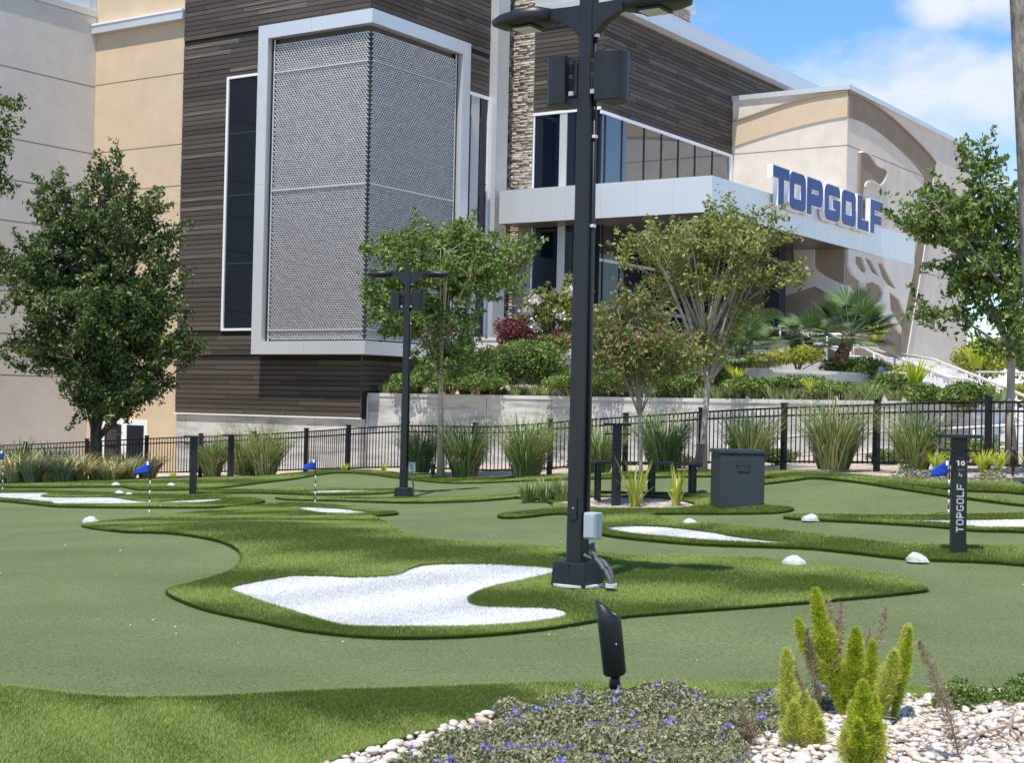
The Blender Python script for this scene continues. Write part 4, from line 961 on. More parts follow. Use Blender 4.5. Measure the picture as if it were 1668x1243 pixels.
# ------------------------------------------------------------------ grasses and strappy clumps
def blades(n, h0, h1, spread, droop, w, base_r, seg=4, stiff=1.0):
    V, Fc = [], []
    for i in range(n):
        a = random.uniform(0, 6.283); r = base_r*math.sqrt(random.random()); x, y = r*math.cos(a), r*math.sin(a)
        a2 = a+random.gauss(0, .5); h = random.uniform(h0, h1); out = spread*random.uniform(.15, 1)*h; dr = droop*random.uniform(.3, 1)*h
        nx_, ny_ = -math.sin(a2), math.cos(a2); b = len(V)
        for k in range(seg+1):
            t = k/seg; px_, py_ = x+math.cos(a2)*out*t**1.4, y+math.sin(a2)*out*t**1.4; pz_ = h*(t-0)*(1-.0)-dr*t**3; ww = w*(1-t**1.5*.9)*random.uniform(.9, 1.1)
            V += [(px_-nx_*ww, py_-ny_*ww, pz_), (px_+nx_*ww, py_+ny_*ww, pz_)]
        for k in range(seg): Fc.append((b+2*k, b+2*k+1, b+2*k+3, b+2*k+2))
    return np.array(V), np.array(Fc)
VAR = {}
def clump(kind, label, pos, scale=1.0, group=None, cat='grass', name='grass_clump', rot=None):
    if kind not in VAR:
        lst = []
        for _ in range(3):
            if kind == 'fountain': parts_ = [(*blades(720, .5, 1.35, .8, .42, .0088, .2), M['grass'], 'blades'), (*blades(45, .4, .9, 1.3, .7, .008, .18), M['seed'], 'dry_blades'), (*blades(30, 1.0, 1.45, .75, .15, .0045, .15), M['seed'], 'plumes')]
            elif kind == 'lily': parts_ = [(*blades(190, .4, .8, 1.1, .5, .017, .16), M['lily'], 'blades')]
            elif kind == 'liriope': parts_ = [(*blades(110, .25, .48, .7, .4, .011, .1), M['grass'], 'blades')]
            elif kind == 'iris': parts_ = [(*blades(34, .35, .85, .45, .12, .02, .07), M['fox'], 'blades'), (*blades(16, .3, .7, .8, .4, .018, .07), M['lily'], 'dry_blades')]
            elif kind == 'spiky': parts_ = [(*blades(60, .4, .8, .9, .2, .03, .08), M['fox'], 'blades')]
            elif kind == 'green': parts_ = [(*blades(150, .5, 1.0, .7, .35, .016, .15), M['palm'], 'blades')]
            ms = []
            for V, Fc, m, nm in parts_:
                o = mesh_np(nm, V, Fc, m); ms.append((nm, o.data)); bpy.data.objects.remove(o)
            lst.append(ms)
        VAR[kind] = lst
    ms = random.choice(VAR[kind]); root = empty(name, pos, random.uniform(0, 6.28) if rot is None else rot); root.scale = (scale,)*3; tag(root, label, cat, group)
    for nm, me in ms: link(bpy.data.objects.new(nm, me), root)
    return root
GG = 'fountain grasses along the fence'
for px, D, sc, lab in ((345, 45.0, 1.2, 'fountain grass clump just right of the tall dark score post at left'), (432, 43.3, 1.3, 'fountain grass clump left of the flag at the fence'),
                       (395, 44.6, 1.1, 'fountain grass clump behind the farthest score post'), (683, 38.2, 1.1, 'fountain grass clump just right of the small lamp post'), (757, 36.6, 1.2, 'fountain grass clump right of the tan crape myrtle trunk'),
                       (857, 34.8, 1.15, 'fountain grass clump left of the tall lamp pole at the fence'), (975, 33.3, 1.05, 'fountain grass clump between tall lamp pole and middle score post'), (1080, 31.6, 1.15, 'fountain grass clump behind the bench'),
                       (1220, 29.8, 1.08, 'fountain grass clump directly behind the bin'), (1357, 28.0, 1.1, 'fountain grass clump right of the bin, left of the fence post'), (1490, 26.6, 1.05, 'fountain grass clump left of the numbered score post')):
    clump('fountain', lab, gz_at(px, D), sc*random.uniform(1.02, 1.32), GG)
for i, (px, D, sc) in enumerate(((30, 43, 1.3), (75, 44.5, 1.3), (125, 43, 1.2), (165, 44.2, 1.2), (205, 43.4, 1.2), (240, 44.5, 1.1), (100, 42, 1.1), (-5, 44, 1.2), (180, 42.4, 1.0), (55, 42, 1.1))):
    clump('lily', 'yellow striped flax lily clump in the bed beneath the oak', gz_at(px, D), sc*1.25, 'flax lilies beneath the oak', 'lily', 'flax_lily')
for px, D, sc, lab in ((30, 46.5, 1.7, 'tall green strappy plant at the left edge by the fence'), (90, 46.8, 1.5, 'tall green strappy plant left of the oak trunk')):
    clump('green', lab, gz_at(px, D), sc, None, 'plant', 'strappy_plant')
for px, D, sc, lab in ((862, 24.6, .85, 'low strappy clump left of the tall lamp pole, leftmost'), (890, 24.4, .95, 'low strappy clump left of the tall lamp pole, middle'), (917, 24.2, .9, 'low strappy clump touching the tall lamp pole'),):
    clump('liriope', lab, gz_at(px, D), sc*1.2, 'low strappy clumps in the bed', 'plant', 'strappy_plant')
for px, D, sc, lab in ((1035, 22.3, .95, 'bright iris clump at the thin trunk beside the middle score post'), (1103, 22.0, .8, 'bright iris clump in front of the bench')):
    clump('iris', lab, gz_at(px, D), sc, None, 'plant', 'iris_clump')
for px, D, sc, lab in ((1525, 25.9, .55, 'spiky lime plant behind the numbered score post'), (1600, 25.2, .6, 'spiky lime plant left of the slim tree trunk'), (1625, 25.0, .55, 'spiky lime plant at the foot of the slim tree'), (1680, 24.4, .6, 'spiky lime plant at the right edge'), (282, 43, .4, 'small lime plant by the white rock and fence'), (560, 39.3, .4, 'small lime plant at the fence foot behind the flag'), (625, 38.9, .4, 'small lime plant at the fence foot left of the lamp')):
    clump('spiky', lab, gz_at(px, D), sc, None, 'plant', 'spiky_plant')
# liriope edging on top of the retaining wall
i = 0
cum = np.r_[0, np.cumsum(np.linalg.norm(np.diff(lowpts, axis=0), axis=1))]; s = .8
while s < cum[-1]-1.2:
    for off in (.42, .85):
        x, y = np.interp(s+random.uniform(-.15, .15), cum, lowpts[:, 0]), np.interp(s, cum, lowpts[:, 1])
        clump('liriope', 'low liriope tuft along the top of the retaining wall', (x+.1, y+off+random.uniform(-.1, .1), 1.72), random.uniform(1.1, 1.7), 'liriope edging above the retaining wall', 'plant', 'liriope_tuft')
    s += .62
for px, py, D, sc, lab in ((1490, 632, 36, 1.1, 'large spiky plant at the right end of the wall top'), (1590, 600, 43, 1.5, 'tall spiky yellow plant right of the cream block'), (1200, 625, 39.8, .7, 'spiky green plant beneath the left fan palm trunk'), (1425, 560, 47, 1.2, 'spiky yellow plant right of the fan palm'), (1320, 640, 37.8, .6, 'leafy light green plant on the wall top')):
    clump('spiky', lab, at(px, py, D), sc, None, 'plant', 'spiky_plant')

# ------------------------------------------------------------------ fan palms
def fan_palm(label, px, py, D, lean, th, sc, nf=34):
    base = at(px, py, D); root = empty('fan_palm', base); tag(root, label, 'palm')
    top = np.array([lean, 0, th]); tr = MB(); n = 14
    path = [top*t+np.array([0, 0, 0]) for t in np.linspace(-.1, 1, n)]; tr.tube(path, [.13*sc*(1+.18*(i % 2)) for i in range(n)], 9, wob=.12)
    for i in range(90):
        t = random.random(); a = random.uniform(0, 6.28); p = top*t; d = np.array([math.cos(a), math.sin(a), .5])*.07*sc
        q0 = p+np.array([math.cos(a), math.sin(a), 0])*.12*sc; w_ = np.array([-math.sin(a), math.cos(a), 0])*.03*sc
        tr.v += [tuple(q0-w_), tuple(q0+w_), tuple(q0+d)]; b = len(tr.v); tr.f.append((b-3, b-2, b-1))
    tr.build('trunk', M['palmtrunk'], root)
    stems = MB()
    for i in range(nf):
        a = random.uniform(0, 6.283); el = random.uniform(-.35, 1.35); ln = sc*random.uniform(.5, .8)
        d = np.array([math.cos(a)*math.cos(el), math.sin(a)*math.cos(el), math.sin(el)]); tip = top+d*ln+np.array([0, 0, -.06])
        stems.tube([top, (top+tip)/2+np.array([0, 0, .04]), tip], [.012, .01, .008], 4)
        side = np.cross(d, [0, 0, 1.]); side /= np.linalg.norm(side)+1e-6; nrm = np.cross(side, d); V, Fc = [], []
        R_f = sc*random.uniform(.45, .62); nl = 26
        for k in range(nl):
            t = -1.75+3.5*k/(nl-1); e = d*math.cos(t)+side*math.sin(t); L1 = R_f*(.75+.25*math.cos(t*.7)); w_ = np.cross(e, nrm)*.022*sc; b = len(V)
            m_ = tip+e*L1*.5+nrm*.03; q_ = tip+e*L1-np.array([0, 0, .08*L1]); V += [tip, m_-w_, q_, m_+w_]; Fc.append((b, b+1, b+2, b+3))
        mesh_np('frond', V, Fc, M['palm'], root)
    stems.build('frond_stalks', M['palm'], root)
fan_palm('tall fan palm with brown trunk in front of the wall emblem', 1368, 588, 44.5, .28, .75, 1.35)
fan_palm('fan palm with straight dark trunk left of the stairs', 1200, 630, 41.5, .12, 1.0, 1.05, 26)
fan_palm('small trunkless fan palm left of the tall palm', 1318, 560, 45.5, 0, .15, .95, 22)
fan_palm('small leafy palm behind the left fan palm', 1262, 552, 47, 0, .2, 1.0, 18)
y_ = at(1297, 545, 46.5); yr = empty('yucca', y_); tag(yr, 'flowering yucca with cream bloom left of the stair rails', 'plant')
V, Fc = blades(30, .6, 1.1, .45, .1, .05, .08); mesh_np('leaves', V-np.array([0, 0, .75]), Fc, M['palm'], yr)
V, Fc = leaf_mesh(rng.normal(0, .11, (260, 3))*np.array([1.3, 1, .7])+np.array([.02, 0, .14]), .09, asp=.9); tag(mesh_np('bloom', V, Fc, M['flower'], yr), kind='stuff')
# dark tree line far behind on the right
for px, D, rx, ry, py in ((1620, 95, 60, 30, 575), (1690, 90, 60, 40, 570), (1580, 110, 40, 22, 585)):
    shrub('distant dark tree beyond the cream block, '+{1620: 'middle', 1690: 'rightmost', 1580: 'leftmost'}[px], px, py, rx, ry, D, M['oak'], 2500, .35, name='distant_tree', cat='tree', group='distant trees on the right')
# lavender ground cover beds by the fence on the right
def cover(label, pts, h, dens, m, ls, fl=0, fm=None, name='ground_cover', lumps=True, rot=1):
    poly = px_poly(pts, 3); lo, hi = poly.min(0), poly.max(0); n = int(dens*(hi-lo).prod()); P_ = rng.random((n, 2))*(hi-lo)+lo; P_ = P_[inside(P_, poly)]
    hh = h*(.55+.45*np.sin(P_[:, 0]*8.3+1.3*np.sin(P_[:, 1]*5))*np.cos(P_[:, 1]*7.1))*(.75+.5*rng.random(len(P_)))
    d = np.ones(len(P_))*9
    for i in range(len(poly)):
        a, b = poly[i], poly[(i+1) % len(poly)]; ab = b-a; t = np.clip(((P_-a)@ab)/(ab@ab+1e-9), 0, 1); d = np.minimum(d, np.linalg.norm(P_-(a+t[:, None]*ab), axis=1))
    hh = np.maximum(hh, .25*h)*np.clip(d/(h*.9), .25, 1)
    z = terrain(P_[:, 0], P_[:, 1])-.03; C = np.c_[P_, z+hh*rng.random(len(P_))**.45]
    V, Fc = leaf_mesh(C, ls, asp=.55); o = mesh_np(name, V, Fc, m); tag(o, label, 'ground cover', kind='stuff')
    if fl:
        top = C[(C[:, 2]-z) > hh*.82]; c = top[rng.integers(0, len(top), fl)]; k = 9
        c = np.repeat(c, k, 0)+rng.normal(0, .014, (fl*k, 3))+np.array([0, 0, .015]); V, Fc = leaf_mesh(c, ls*.8, asp=.95)
        f_ = mesh_np('flowers', V, Fc, fm, o); tag(f_, kind='stuff')
    return o, C, z
cover('low grey lavender ground cover left of the numbered score post', [(1440, 779), (1470, 776), (1530, 776), (1550, 780), (1530, 784), (1470, 783)], .32, 1400, M['lant'], .05, 14, M['pflower'])
cover('low grey lavender ground cover right of the numbered score post', [(1572, 780), (1610, 778), (1648, 781), (1640, 787), (1590, 786)], .3, 1400, M['lant'], .05, 8, M['pflower'])

# ------------------------------------------------------------------ lamp posts
def lamp_post(pos, rz, label, detail):
    root = empty('lamp_post', pos, rz); root.scale = (1, 1, 1) if detail == 'box' else (.97, .97, .955); tag(root, label, 'lamp post', 'black double arm lamp posts')
    # local x along one pole face, local y along the arms
    pole = MB(); pts = []
    for z, h in ((.18, .076), (4.93, .064)):
        r = .018; q = h-r
        for cx_, cy_, a0 in ((q, q, 0), (-q, q, 90), (-q, -q, 180), (q, -q, 270)):
            for k in range(4): t = RAD(a0+k*30); pts.append((cx_+r*math.cos(t), cy_+r*math.sin(t), z))
    pole.v = pts; n = 16
    for k in range(n): k2 = (k+1) % n; pole.f.append((k, k2, n+k2, n+k))
    pole.f += [tuple(range(n))[::-1], tuple(range(n, 2*n))]
    po_ = pole.build('pole', M['black'], root, bevel=0)
    MB().box(-.06, .06, -.06, .06, 4.931, 4.95).build('pole_cap', M['black'], root)
    bc = MB(); a, b = .165, .15
    bc.v = [(-a, -a, 0), (a, -a, 0), (a, a, 0), (-a, a, 0), (-b, -b, .2), (b, -b, .2), (b, b, .2), (-b, b, .2)]; bc.f = [(0, 3, 2, 1), (4, 5, 6, 7), (0, 1, 5, 4), (1, 2, 6, 5), (2, 3, 7, 6), (3, 0, 4, 7)]
    cv = bc.build('base_cover', M['black'], root, bevel=.012)
    MB().box(-.0015-.158, -.15, -.004, .004, .01, .19).build('cover_seam', M['dark'], cv)
    hc = MB().box(-.09, -.077, -.032, .032, .55, .74).build('hand_hole_cover', M['black'], root, bevel=.006)
    MB().lathe([(.006, 0), (.006, .004)], 8, (0, 0, 0)).build('screw', M['railm'], hc)
    bpy.data.objects[hc.children[0].name].matrix_local = Matrix.Translation((-.094, 0, .65)) @ Matrix.Rotation(RAD(90), 4, 'Y')
    for sy in (-1, 1):
        # arm: flared bracket; head: flat shoebox with rounded nose
        ar = MB(); prof = [(.06, 4.6, .05, 4.88), (.16, 4.71, .045, 4.88), (.30, 4.79, .04, 4.885), (.42, 4.805, .045, 4.89)]
        for y, z0, hw, z1 in prof: ar.v += [(-hw, sy*y, z0), (hw, sy*y, z0), (hw, sy*y, z1), (-hw, sy*y, z1)]
        for i in range(3):
            for k in range(4): k2 = (k+1) % 4; ar.f.append((4*i+k, 4*i+k2, 4*i+4+k2, 4*i+4+k))
        ar.f += [(0, 3, 2, 1), (12, 13, 14, 15)]
        ar.build('arm', M['black'], root)
        hd = MB(); secs = [(.36, .08, 4.78, 4.895), (.46, .17, 4.765, 4.915), (.60, .205, 4.76, 4.91), (.78, .195, 4.765, 4.885), (.90, .14, 4.785, 4.85), (.95, .05, 4.805, 4.83)]
        for y, w, z0, z1 in secs:
            for k in range(12):
                t = 2*math.pi*k/12; c, s_ = math.cos(t), math.sin(t)
                hd.v.append((w*math.copysign(abs(c)**.6, c), sy*y, (z0+z1)/2+(z1-z0)/2*math.copysign(abs(s_)**.7, s_)))
        for i in range(len(secs)-1):
            for k in range(12): k2 = (k+1) % 12; hd.f.append((12*i+k, 12*i+k2, 12*i+12+k2, 12*i+12+k))
        hd.f += [tuple(range(12))[::-1], tuple(range(60, 72))]
        h_ = hd.build('lamp_head', M['black'], root, True)
        MB().box(-.115, .115, min(sy*.5, sy*.74), max(sy*.5, sy*.74), 4.748, 4.759).build('lens_tray', M['dark'], h_)
        for xx in (-.05, .05): MB().box(xx-.042, xx+.042, min(sy*.53, sy*.71), max(sy*.53, sy*.71), 4.74, 4.7475).build('lamp_lens', mat('lens_pale', (.55, .56, .50), .3), h_)
        # loudspeaker: curved back cabinet on a bracket
        sp = MB(); prof = []
        for k in range(9):
            t = RAD(-90+180*k/8); prof.append((.02+.13*math.cos(t)*1.0+.0, .15*math.sin(t)))
        prof = [(-.11, -.15)]+prof+[(-.11, .15)]
        ys0 = sy*.105
        out = [(x_, ys0+sy*(y_+.15)*.9) for x_, y_ in [(p[1], p[0]) for p in prof]]
        sp.prism(out, lambda p: (p[0]*.9, p[1], 4.04), lambda p: (p[0], p[1], 4.45))
        sk = sp.build('speaker', M['black'], root, bevel=.01)
        MB().box(-.06, .06, min(sy*.07, sy*.14), max(sy*.07, sy*.14), 4.12, 4.38).build('speaker_bracket', M['dark'], sk)
        for zz in (4.11, 4.25, 4.37): MB().box(-.1, -.075, min(sy*.085, sy*.125), max(sy*.085, sy*.125), zz, zz+.035).build('cable_gland', M['gbox'] if zz == 4.11 else M['dark'], sk)
    # conduit up the side with clips
    MB().tube([(-.012, -.088, .62), (-.008, -.082, 2.5), (-.004, -.076, 4.6)], .013, 8).build('riser_conduit', M['black'], root, True)
    for z in (3.0, 3.75, 4.6): MB().box(-.03, .012, -.104, -.072, z, z+.025).build('clip', M['railm'], root)
    if detail == 'box':
        jb = MB().box(-.085, .03, -.215, -.1, .40, .62).build('junction_box', M['gbox'], root, bevel=.008)
        MB().box(-.1, -.0855, -.208, -.107, .412, .608).build('box_lid', M['gbox'], jb, bevel=.006)
        MB().tube([(-.03, -.15, .40), (-.03, -.15, .36)], .024, 10).build('fitting', M['white'], root)
        MB().tube(smooth_poly([(-.03, -.15, .37), (-.03, -.16, .31), (-.05, -.21, .24), (-.07, -.29, .17), (-.09, -.36, .09), (-.1, -.38, .03)], 4, False), .024, 10).build('flex_conduit', M['conduit'], root, True)
        MB().tube(smooth_poly([(-.04, -.08, .26), (-.02, -.15, .235), (-.03, -.25, .225), (-.05, -.33, .17), (-.06, -.37, .1), (-.07, -.385, .03)], 4, False), .02, 10).build('flex_conduit', M['conduit'], root, True)
        MB().lathe([(.05, 0), (.05, .03)], 12, (-.09, -.38, .02)).build('conduit_collar', M['concrete2'], root)
        MB().lathe([(.215, .0), (.215, .018)], 20).build('footing', M['concrete2'], root)
    else:
        MB().tube(smooth_poly([(.02, -.08, .6), (.0, -.12, .5), (.0, -.2, .35), (.0, -.23, .1), (.0, -.23, 0)], 3, False), .02, 8).build('flex_conduit', M['conduit'], root, True)
    return root
p = at(940, 960, 12.75); lamp_post((p[0], p[1], tz(p[0], p[1])+.025), RAD(56.4), 'tall near black lamp pole with speakers standing beside the large white bunker', 'box')
p = at(657, 812, 31.5); lamp_post((p[0], p[1], tz(p[0], p[1])+.02), RAD(75), 'far black lamp post with two arms in front of the crape myrtle', 'plain')

# ------------------------------------------------------------------ score posts
def score_post(px, py, D, rz, label, text=False, sc=1.0):
    p = at(px, py, D); root = empty('score_post', (p[0], p[1], tz(p[0], p[1])+.01), rz); tag(root, label, 'post', 'black score posts'); root.scale = (sc,)*3
    MB().box(-.07, .07, -.07, .07, -.05, 1.185).build('post', M['black'], root, bevel=.006)
    MB().box(-.205, .205, -.16, .16, 1.186, 1.222).build('top_shelf', M['black'], root, bevel=.004)
    sh = MB().box(-.19, -.0705, -.15, .15, 1.05, 1.068).box(.0705, .19, -.15, .15, 1.05, 1.068); sh.build('lower_shelf', M['black'], root)
    if text:
        def word(t, x0, z0, cell, h, vertical, m, s):
            for i, ch in enumerate(t):
                o_, h_ = glyph(ch, cell*.82, h, s, .02)
                if vertical: f = lambda x, y, d, i=i: (x0-y, -.0705-d, z0+i*cell+x)
                else: f = lambda x, y, d, i=i: (x0+i*cell+x, -.0705-d, z0+y)
                plate(o_, h_, f, .002, 'letter', m, root)
        word('TOPGOLF', .037, .225, .072, .074, True, mat('print_silver', (.45, .45, .46), .5), .013)
        word('10', -.046, .905, .048, .05, False, mat('print_cream', (.75, .68, .60), .5), .012)
        word('4', -.022, .79, .05, .045, False, mat('print_silver', (.45, .45, .46), .5), .009)
        for z in (.975, .858): MB().box(-.03, .03, -.0725, -.0705, z, z+.006).build('rule_mark', mat('print_grey', (.22, .22, .23), .5), root)
    return root
score_post(1560, 903, 15.6, RAD(-4), 'black score post lettered TOPGOLF with number 10 at right', True)
score_post(1003, 825, 22.8, RAD(-3), 'black score post between the tall lamp pole and the bench')
score_post(314, 807, 31.3, RAD(8), 'black score post standing beside the left bunker')
score_post(375, 780, 42, RAD(35), 'farthest black score post in front of the grasses', sc=.98)

# ------------------------------------------------------------------ bench and bin
p = at(1050, 822, 23.6); gz_ = tz(p[0], p[1]); bn = empty('bench', (p[0], p[1], gz_), RAD(4)); tag(bn, 'dark metal bench behind the small bronze tree', 'bench')
for i in range(6): MB().box(-.82, .86, -.22+i*.075, -.16+i*.075, .53, .56).build('slat', M['bench'], bn)
for x in (-.74, .1, .74):
    MB().box(x-.03, x+.03, -.2, -.15, -.05, .529).build('leg', M['black'], bn); MB().box(x-.03, x+.03, .14, .19, -.05, .529).build('leg', M['black'], bn)
MB().box(-.74, .74, -.02, .02, .06, .1).build('stretcher', M['black'], bn)
en_ = MB(); en_.v = [(.80, -.24, .5), (.84, -.24, .5), (.84, .24, .5), (.80, .24, .5), (.845, -.22, .86), (.885, -.22, .86), (.885, .22, .86), (.845, .22, .86)]
en_.f = [(0, 3, 2, 1), (4, 5, 6, 7), (0, 1, 5, 4), (1, 2, 6, 5), (2, 3, 7, 6), (3, 0, 4, 7)]; en_.build('end_panel', M['bench'], bn, bevel=.01)

p = at(1200, 829, 21.3); bi = empty('litter_bin', (p[0], p[1], tz(p[0], p[1])+.01), RAD(5)); tag(bi, 'square charcoal metal litter bin right of the bench', 'bin')
MB().box(-.31, .31, -.31, .31, .0, .74).build('body', M['bin'], bi, bevel=.006)
ld = MB().box(-.325, .325, -.325, .325, .745, .80).build('lid', M['bin'], bi, bevel=.008)
MB().box(-.2, .2, -.2, .2, .8, .806).build('opening', M['dark'], ld)
MB().tube([(-.09, -.312, .585), (-.085, -.345, .585), (.085, -.345, .585), (.09, -.312, .585)], .007, 6).build('handle', M['black'], bi)
MB().box(-.29, .29, -.3105, -.309, .02, .03).build('door_gap', M['dark'], bi)

# ------------------------------------------------------------------ flags
def flag(px, py, label, top, side=-1, D=None):
    p = G(px, py) if D is None else at(px, py, D); root = empty('golf_flag', p); tag(root, label, 'flag', 'blue flags on striped sticks')
    H = (py-top)*p[1]/FPX; n = 7
    for i in range(n): MB().tube([(0, 0, H*.62*i/n), (0, 0, H*.62*(i+1)/n)], .0085, 8).build('stick_band', M['white'] if i % 2 == 0 else M['dark'], root, True)
    MB().tube([(0, 0, H*.62), (0, 0, H)], .0085, 8).build('stick_top', M['dark'], root, True)
    w, h = .235, .2; V, Fc = [], []; nx_, nz_ = 9, 6
    for j in range(nz_):
        for i in range(nx_):
            t, s = i/(nx_-1), j/(nz_-1)
            x = side*(.012+w*t*(.92+.08*s)); y = .03*math.sin(t*4+s*1.5); z = H-.012-h*s-.11*t*(1-s)-.02*t
            V.append((x, y, z))
    for j in range(nz_-1):
        for i in range(nx_-1): a = j*nx_+i; Fc.append((a, a+1, a+nx_+1, a+nx_))
    fo_ = mesh_np('cloth', V, Fc, M['flag'], root, True); so = fo_.modifiers.new('thick', 'SOLIDIFY'); so.thickness = .003
    V = [(side*(.02+.035*i), -.03-.004*j, H-.02-.06*j) for j in range(2) for i in range(2)]
    MB().quad(V[0], V[1], V[3], V[2]).build('emblem_patch', M['white'], fo_)
flag(243, 838, 'blue flag on striped stick by the left bunker', 750)
flag(513, 821, 'blue flag on striped stick in front of the far fence', 747)
flag(1545, 838, 'blue flag partly hidden by the lettered score post', 748)
flag(4, 800, 'blue flag cut by the left edge', 733)

# ------------------------------------------------------------------ white rocks
def rock(px, py, wpx, label):
    p = G(px, py); w = wpx*p[1]/FPX/2; mb = MB(); n, m_ = 12, 5; sk = random.uniform(-.25, .25)
    for j in range(m_+1):
        t = RAD(88*j/m_); r = math.cos(t)**1.1
        for k in range(n): a = 2*math.pi*k/n; q = 1+random.uniform(-.13, .13); mb.v.append((w*r*q*math.cos(a)+sk*w*math.sin(t), w*.8*r*q*math.sin(a), w*(.8+random.uniform(-.08, .08))*math.sin(t)-.012))
    for j in range(m_):
        for k in range(n): k2 = (k+1) % n; mb.f.append((j*n+k, j*n+k2, (j+1)*n+k2, (j+1)*n+k))
    mb.f.append(tuple(m_*n+k for k in range(n)))
    o = mb.build('marker_rock', M['rock'], None, True); o.location = [float(v) for v in p]; o.location.z += .015; tag(o, label, 'rock', 'white marker rocks on the turf')
for a in ((147, 853, 28, 'white rock at the left tip of the large fringe island'), (189, 793, 17, 'white rock farthest back at left, alone'), (195, 806, 17, 'larger white rock of the touching pair behind the left bunker'), (210, 808, 14, 'smaller white rock of the touching pair behind the left bunker'),
          (279, 793, 15, 'white rock right of the left flag, far back'), (1125, 856, 26, 'white rock right behind the narrow bunker near the bin'), (1320, 849, 28, 'white rock at the left tip of the right bunker fringe'),
          (1293, 922, 40, 'white rock on the large island right of the lamp pole'), (1495, 916, 37, 'white rock left of the lettered score post')): rock(*a)

# ------------------------------------------------------------------ garden spotlights and a utility box
def spot(pos, rz, tilt, label, sc=1.0):
    root = empty('garden_spotlight', pos, rz); root.scale = (sc,)*3; tag(root, label, 'spotlight', 'black garden spotlights')
    MB().tube([(0, 0, -.06), (0, 0, .06)], .02, 10).build('stake', M['black'], root, True)
    MB().lathe([(.026, 0), (.03, .015), (.026, .05), (.018, .07)], 12, (0, 0, .05)).build('knuckle', M['black'], root, True)
    MB().tube([(.022, .0, .1), (.032, -.0, .16), (.03, 0, .2)], .005, 6).build('cable', M['gbox'], root, True)
    n = 20; c = MB(); rows = [(.050, 0, 0), (.060, .012, 0), (.062, .28, 0), (.062, .345, 1)]
    for r, z, cut in rows:
        for k in range(n): t = 2*math.pi*k/n; c.v.append((r*math.cos(t), r*math.sin(t), z+(-.055*math.cos(t) if cut else 0)))
    for r, z, cut in rows[:1:-1]:
        for k in range(n): t = 2*math.pi*k/n; c.v.append(((r-.006)*math.cos(t), (r-.006)*math.sin(t), z+(-.055*math.cos(t) if cut else 0)))
    for i in range(5):
        for k in range(n): k2 = (k+1) % n; c.f.append((i*n+k, i*n+k2, (i+1)*n+k2, (i+1)*n+k))
    c.f += [tuple(range(n))[::-1], tuple(5*n+k for k in range(n))]
    h = c.build('housing', M['black'], root, False); h.matrix_local = Matrix.Translation((0, 0, .12)) @ Matrix.Rotation(tilt, 4, 'Y')
    for pl in h.data.polygons: pl.use_smooth = len(pl.vertices) == 4
    s_ = MB().lathe([(.004, 0), (.004, .003)], 8).build('screw', M['railm'], h); s_.matrix_local = Matrix.Translation((.02, -.0605, .17)) @ Matrix.Rotation(RAD(90), 4, 'X')
    return root
p = at(1001, 1135, 7.9); spot((p[0], p[1], tz(p[0], p[1])+.0), 0, RAD(-7), 'near black cylinder spotlight rising from the purple flowers')
p = gz_at(705, 36.2); spot(p, 0, RAD(-3), 'tiny black spotlight beside the tan crape myrtle trunk', .85)
p = gz_at(1650, 24.9); spot(p, 0, RAD(2), 'small black spotlight at the right edge by the slim trunk', .85)
p = gz_at(62, 42.3); spot(p, 0, RAD(20), 'small black spotlight among the flax lilies at left', 1.1)
p = gz_at(670, 37.0); ub = empty('utility_box', p); tag(ub, 'small grey utility box right of the far lamp post', 'utility box')
MB().box(-.1, .1, -.08, .08, .08, .32).build('cabinet', M['gbox'], ub, bevel=.01); MB().box(-.03, .03, -.03, .03, -.1, .079).build('stand', M['gbox'], ub); MB().box(-.085, .085, -.09, -.081, .1, .3).build('door', M['gbox'], ub)

# ------------------------------------------------------------------ foreground bed: pebbles, trailing flowers, foxtail ferns
bedpx = [(430, 1302), (540, 1246), (620, 1218), (700, 1196), (790, 1172), (840, 1160), (1000, 1150), (1300, 1138), (1500, 1138), (1600, 1130), (1800, 1124), (2100, 1115), (2100, 1420), (430, 1420)]
bp = np.array([G(*q_)[:2] for q_ in bedpx]); bed, _, _ = ground_patch('pebble_bed', bp, [], -.004, M['soil'])
def pebble_mesh(seed):
    r = random.Random(seed); mb = MB(); n, m_ = 8, 5
    for j in range(1, m_):
        t = math.pi*j/m_
        for k in range(n): a = 2*math.pi*k/n; q = 1+r.uniform(-.16, .16); mb.v.append((math.sin(t)*math.cos(a)*q, math.sin(t)*math.sin(a)*q*.8, -math.cos(t)*.6))
    b0 = len(mb.v); mb.v += [(0, 0, -.6), (0, 0, .6)]
    for j in range(m_-2):
        for k in range(n): k2 = (k+1) % n; mb.f.append((j*n+k, j*n+k2, (j+1)*n+k2, (j+1)*n+k))
    for k in range(n): k2 = (k+1) % n; mb.f += [(k2, k, b0), ((m_-2)*n+k, (m_-2)*n+k2, b0+1)]
    me = bpy.data.meshes.new('pebble'); me.from_pydata(mb.v, [], mb.f); me.polygons.foreach_set('use_smooth', np.ones(len(me.polygons), bool)); me.materials.append(M['pebble']); return me
PM = [pebble_mesh(i) for i in range(8)]
zone_vis = [np.array(z_) for z_ in ([(1225, 1243), (1250, 1205), (1330, 1190), (1400, 1172), (1500, 1160), (1600, 1158), (1668, 1160), (1668, 1243)], [(535, 1243), (640, 1205), (720, 1186), (790, 1170), (810, 1180), (700, 1215), (640, 1243)])]
allp = []
for Y in np.arange(5.9, 8.6, .04):
    for X in np.arange(-1.6, 3.4, .04): allp.append((X+random.uniform(-.02, .02), Y+random.uniform(-.02, .02)))
allp = np.array(allp); allp = allp[inside(allp, bp)]
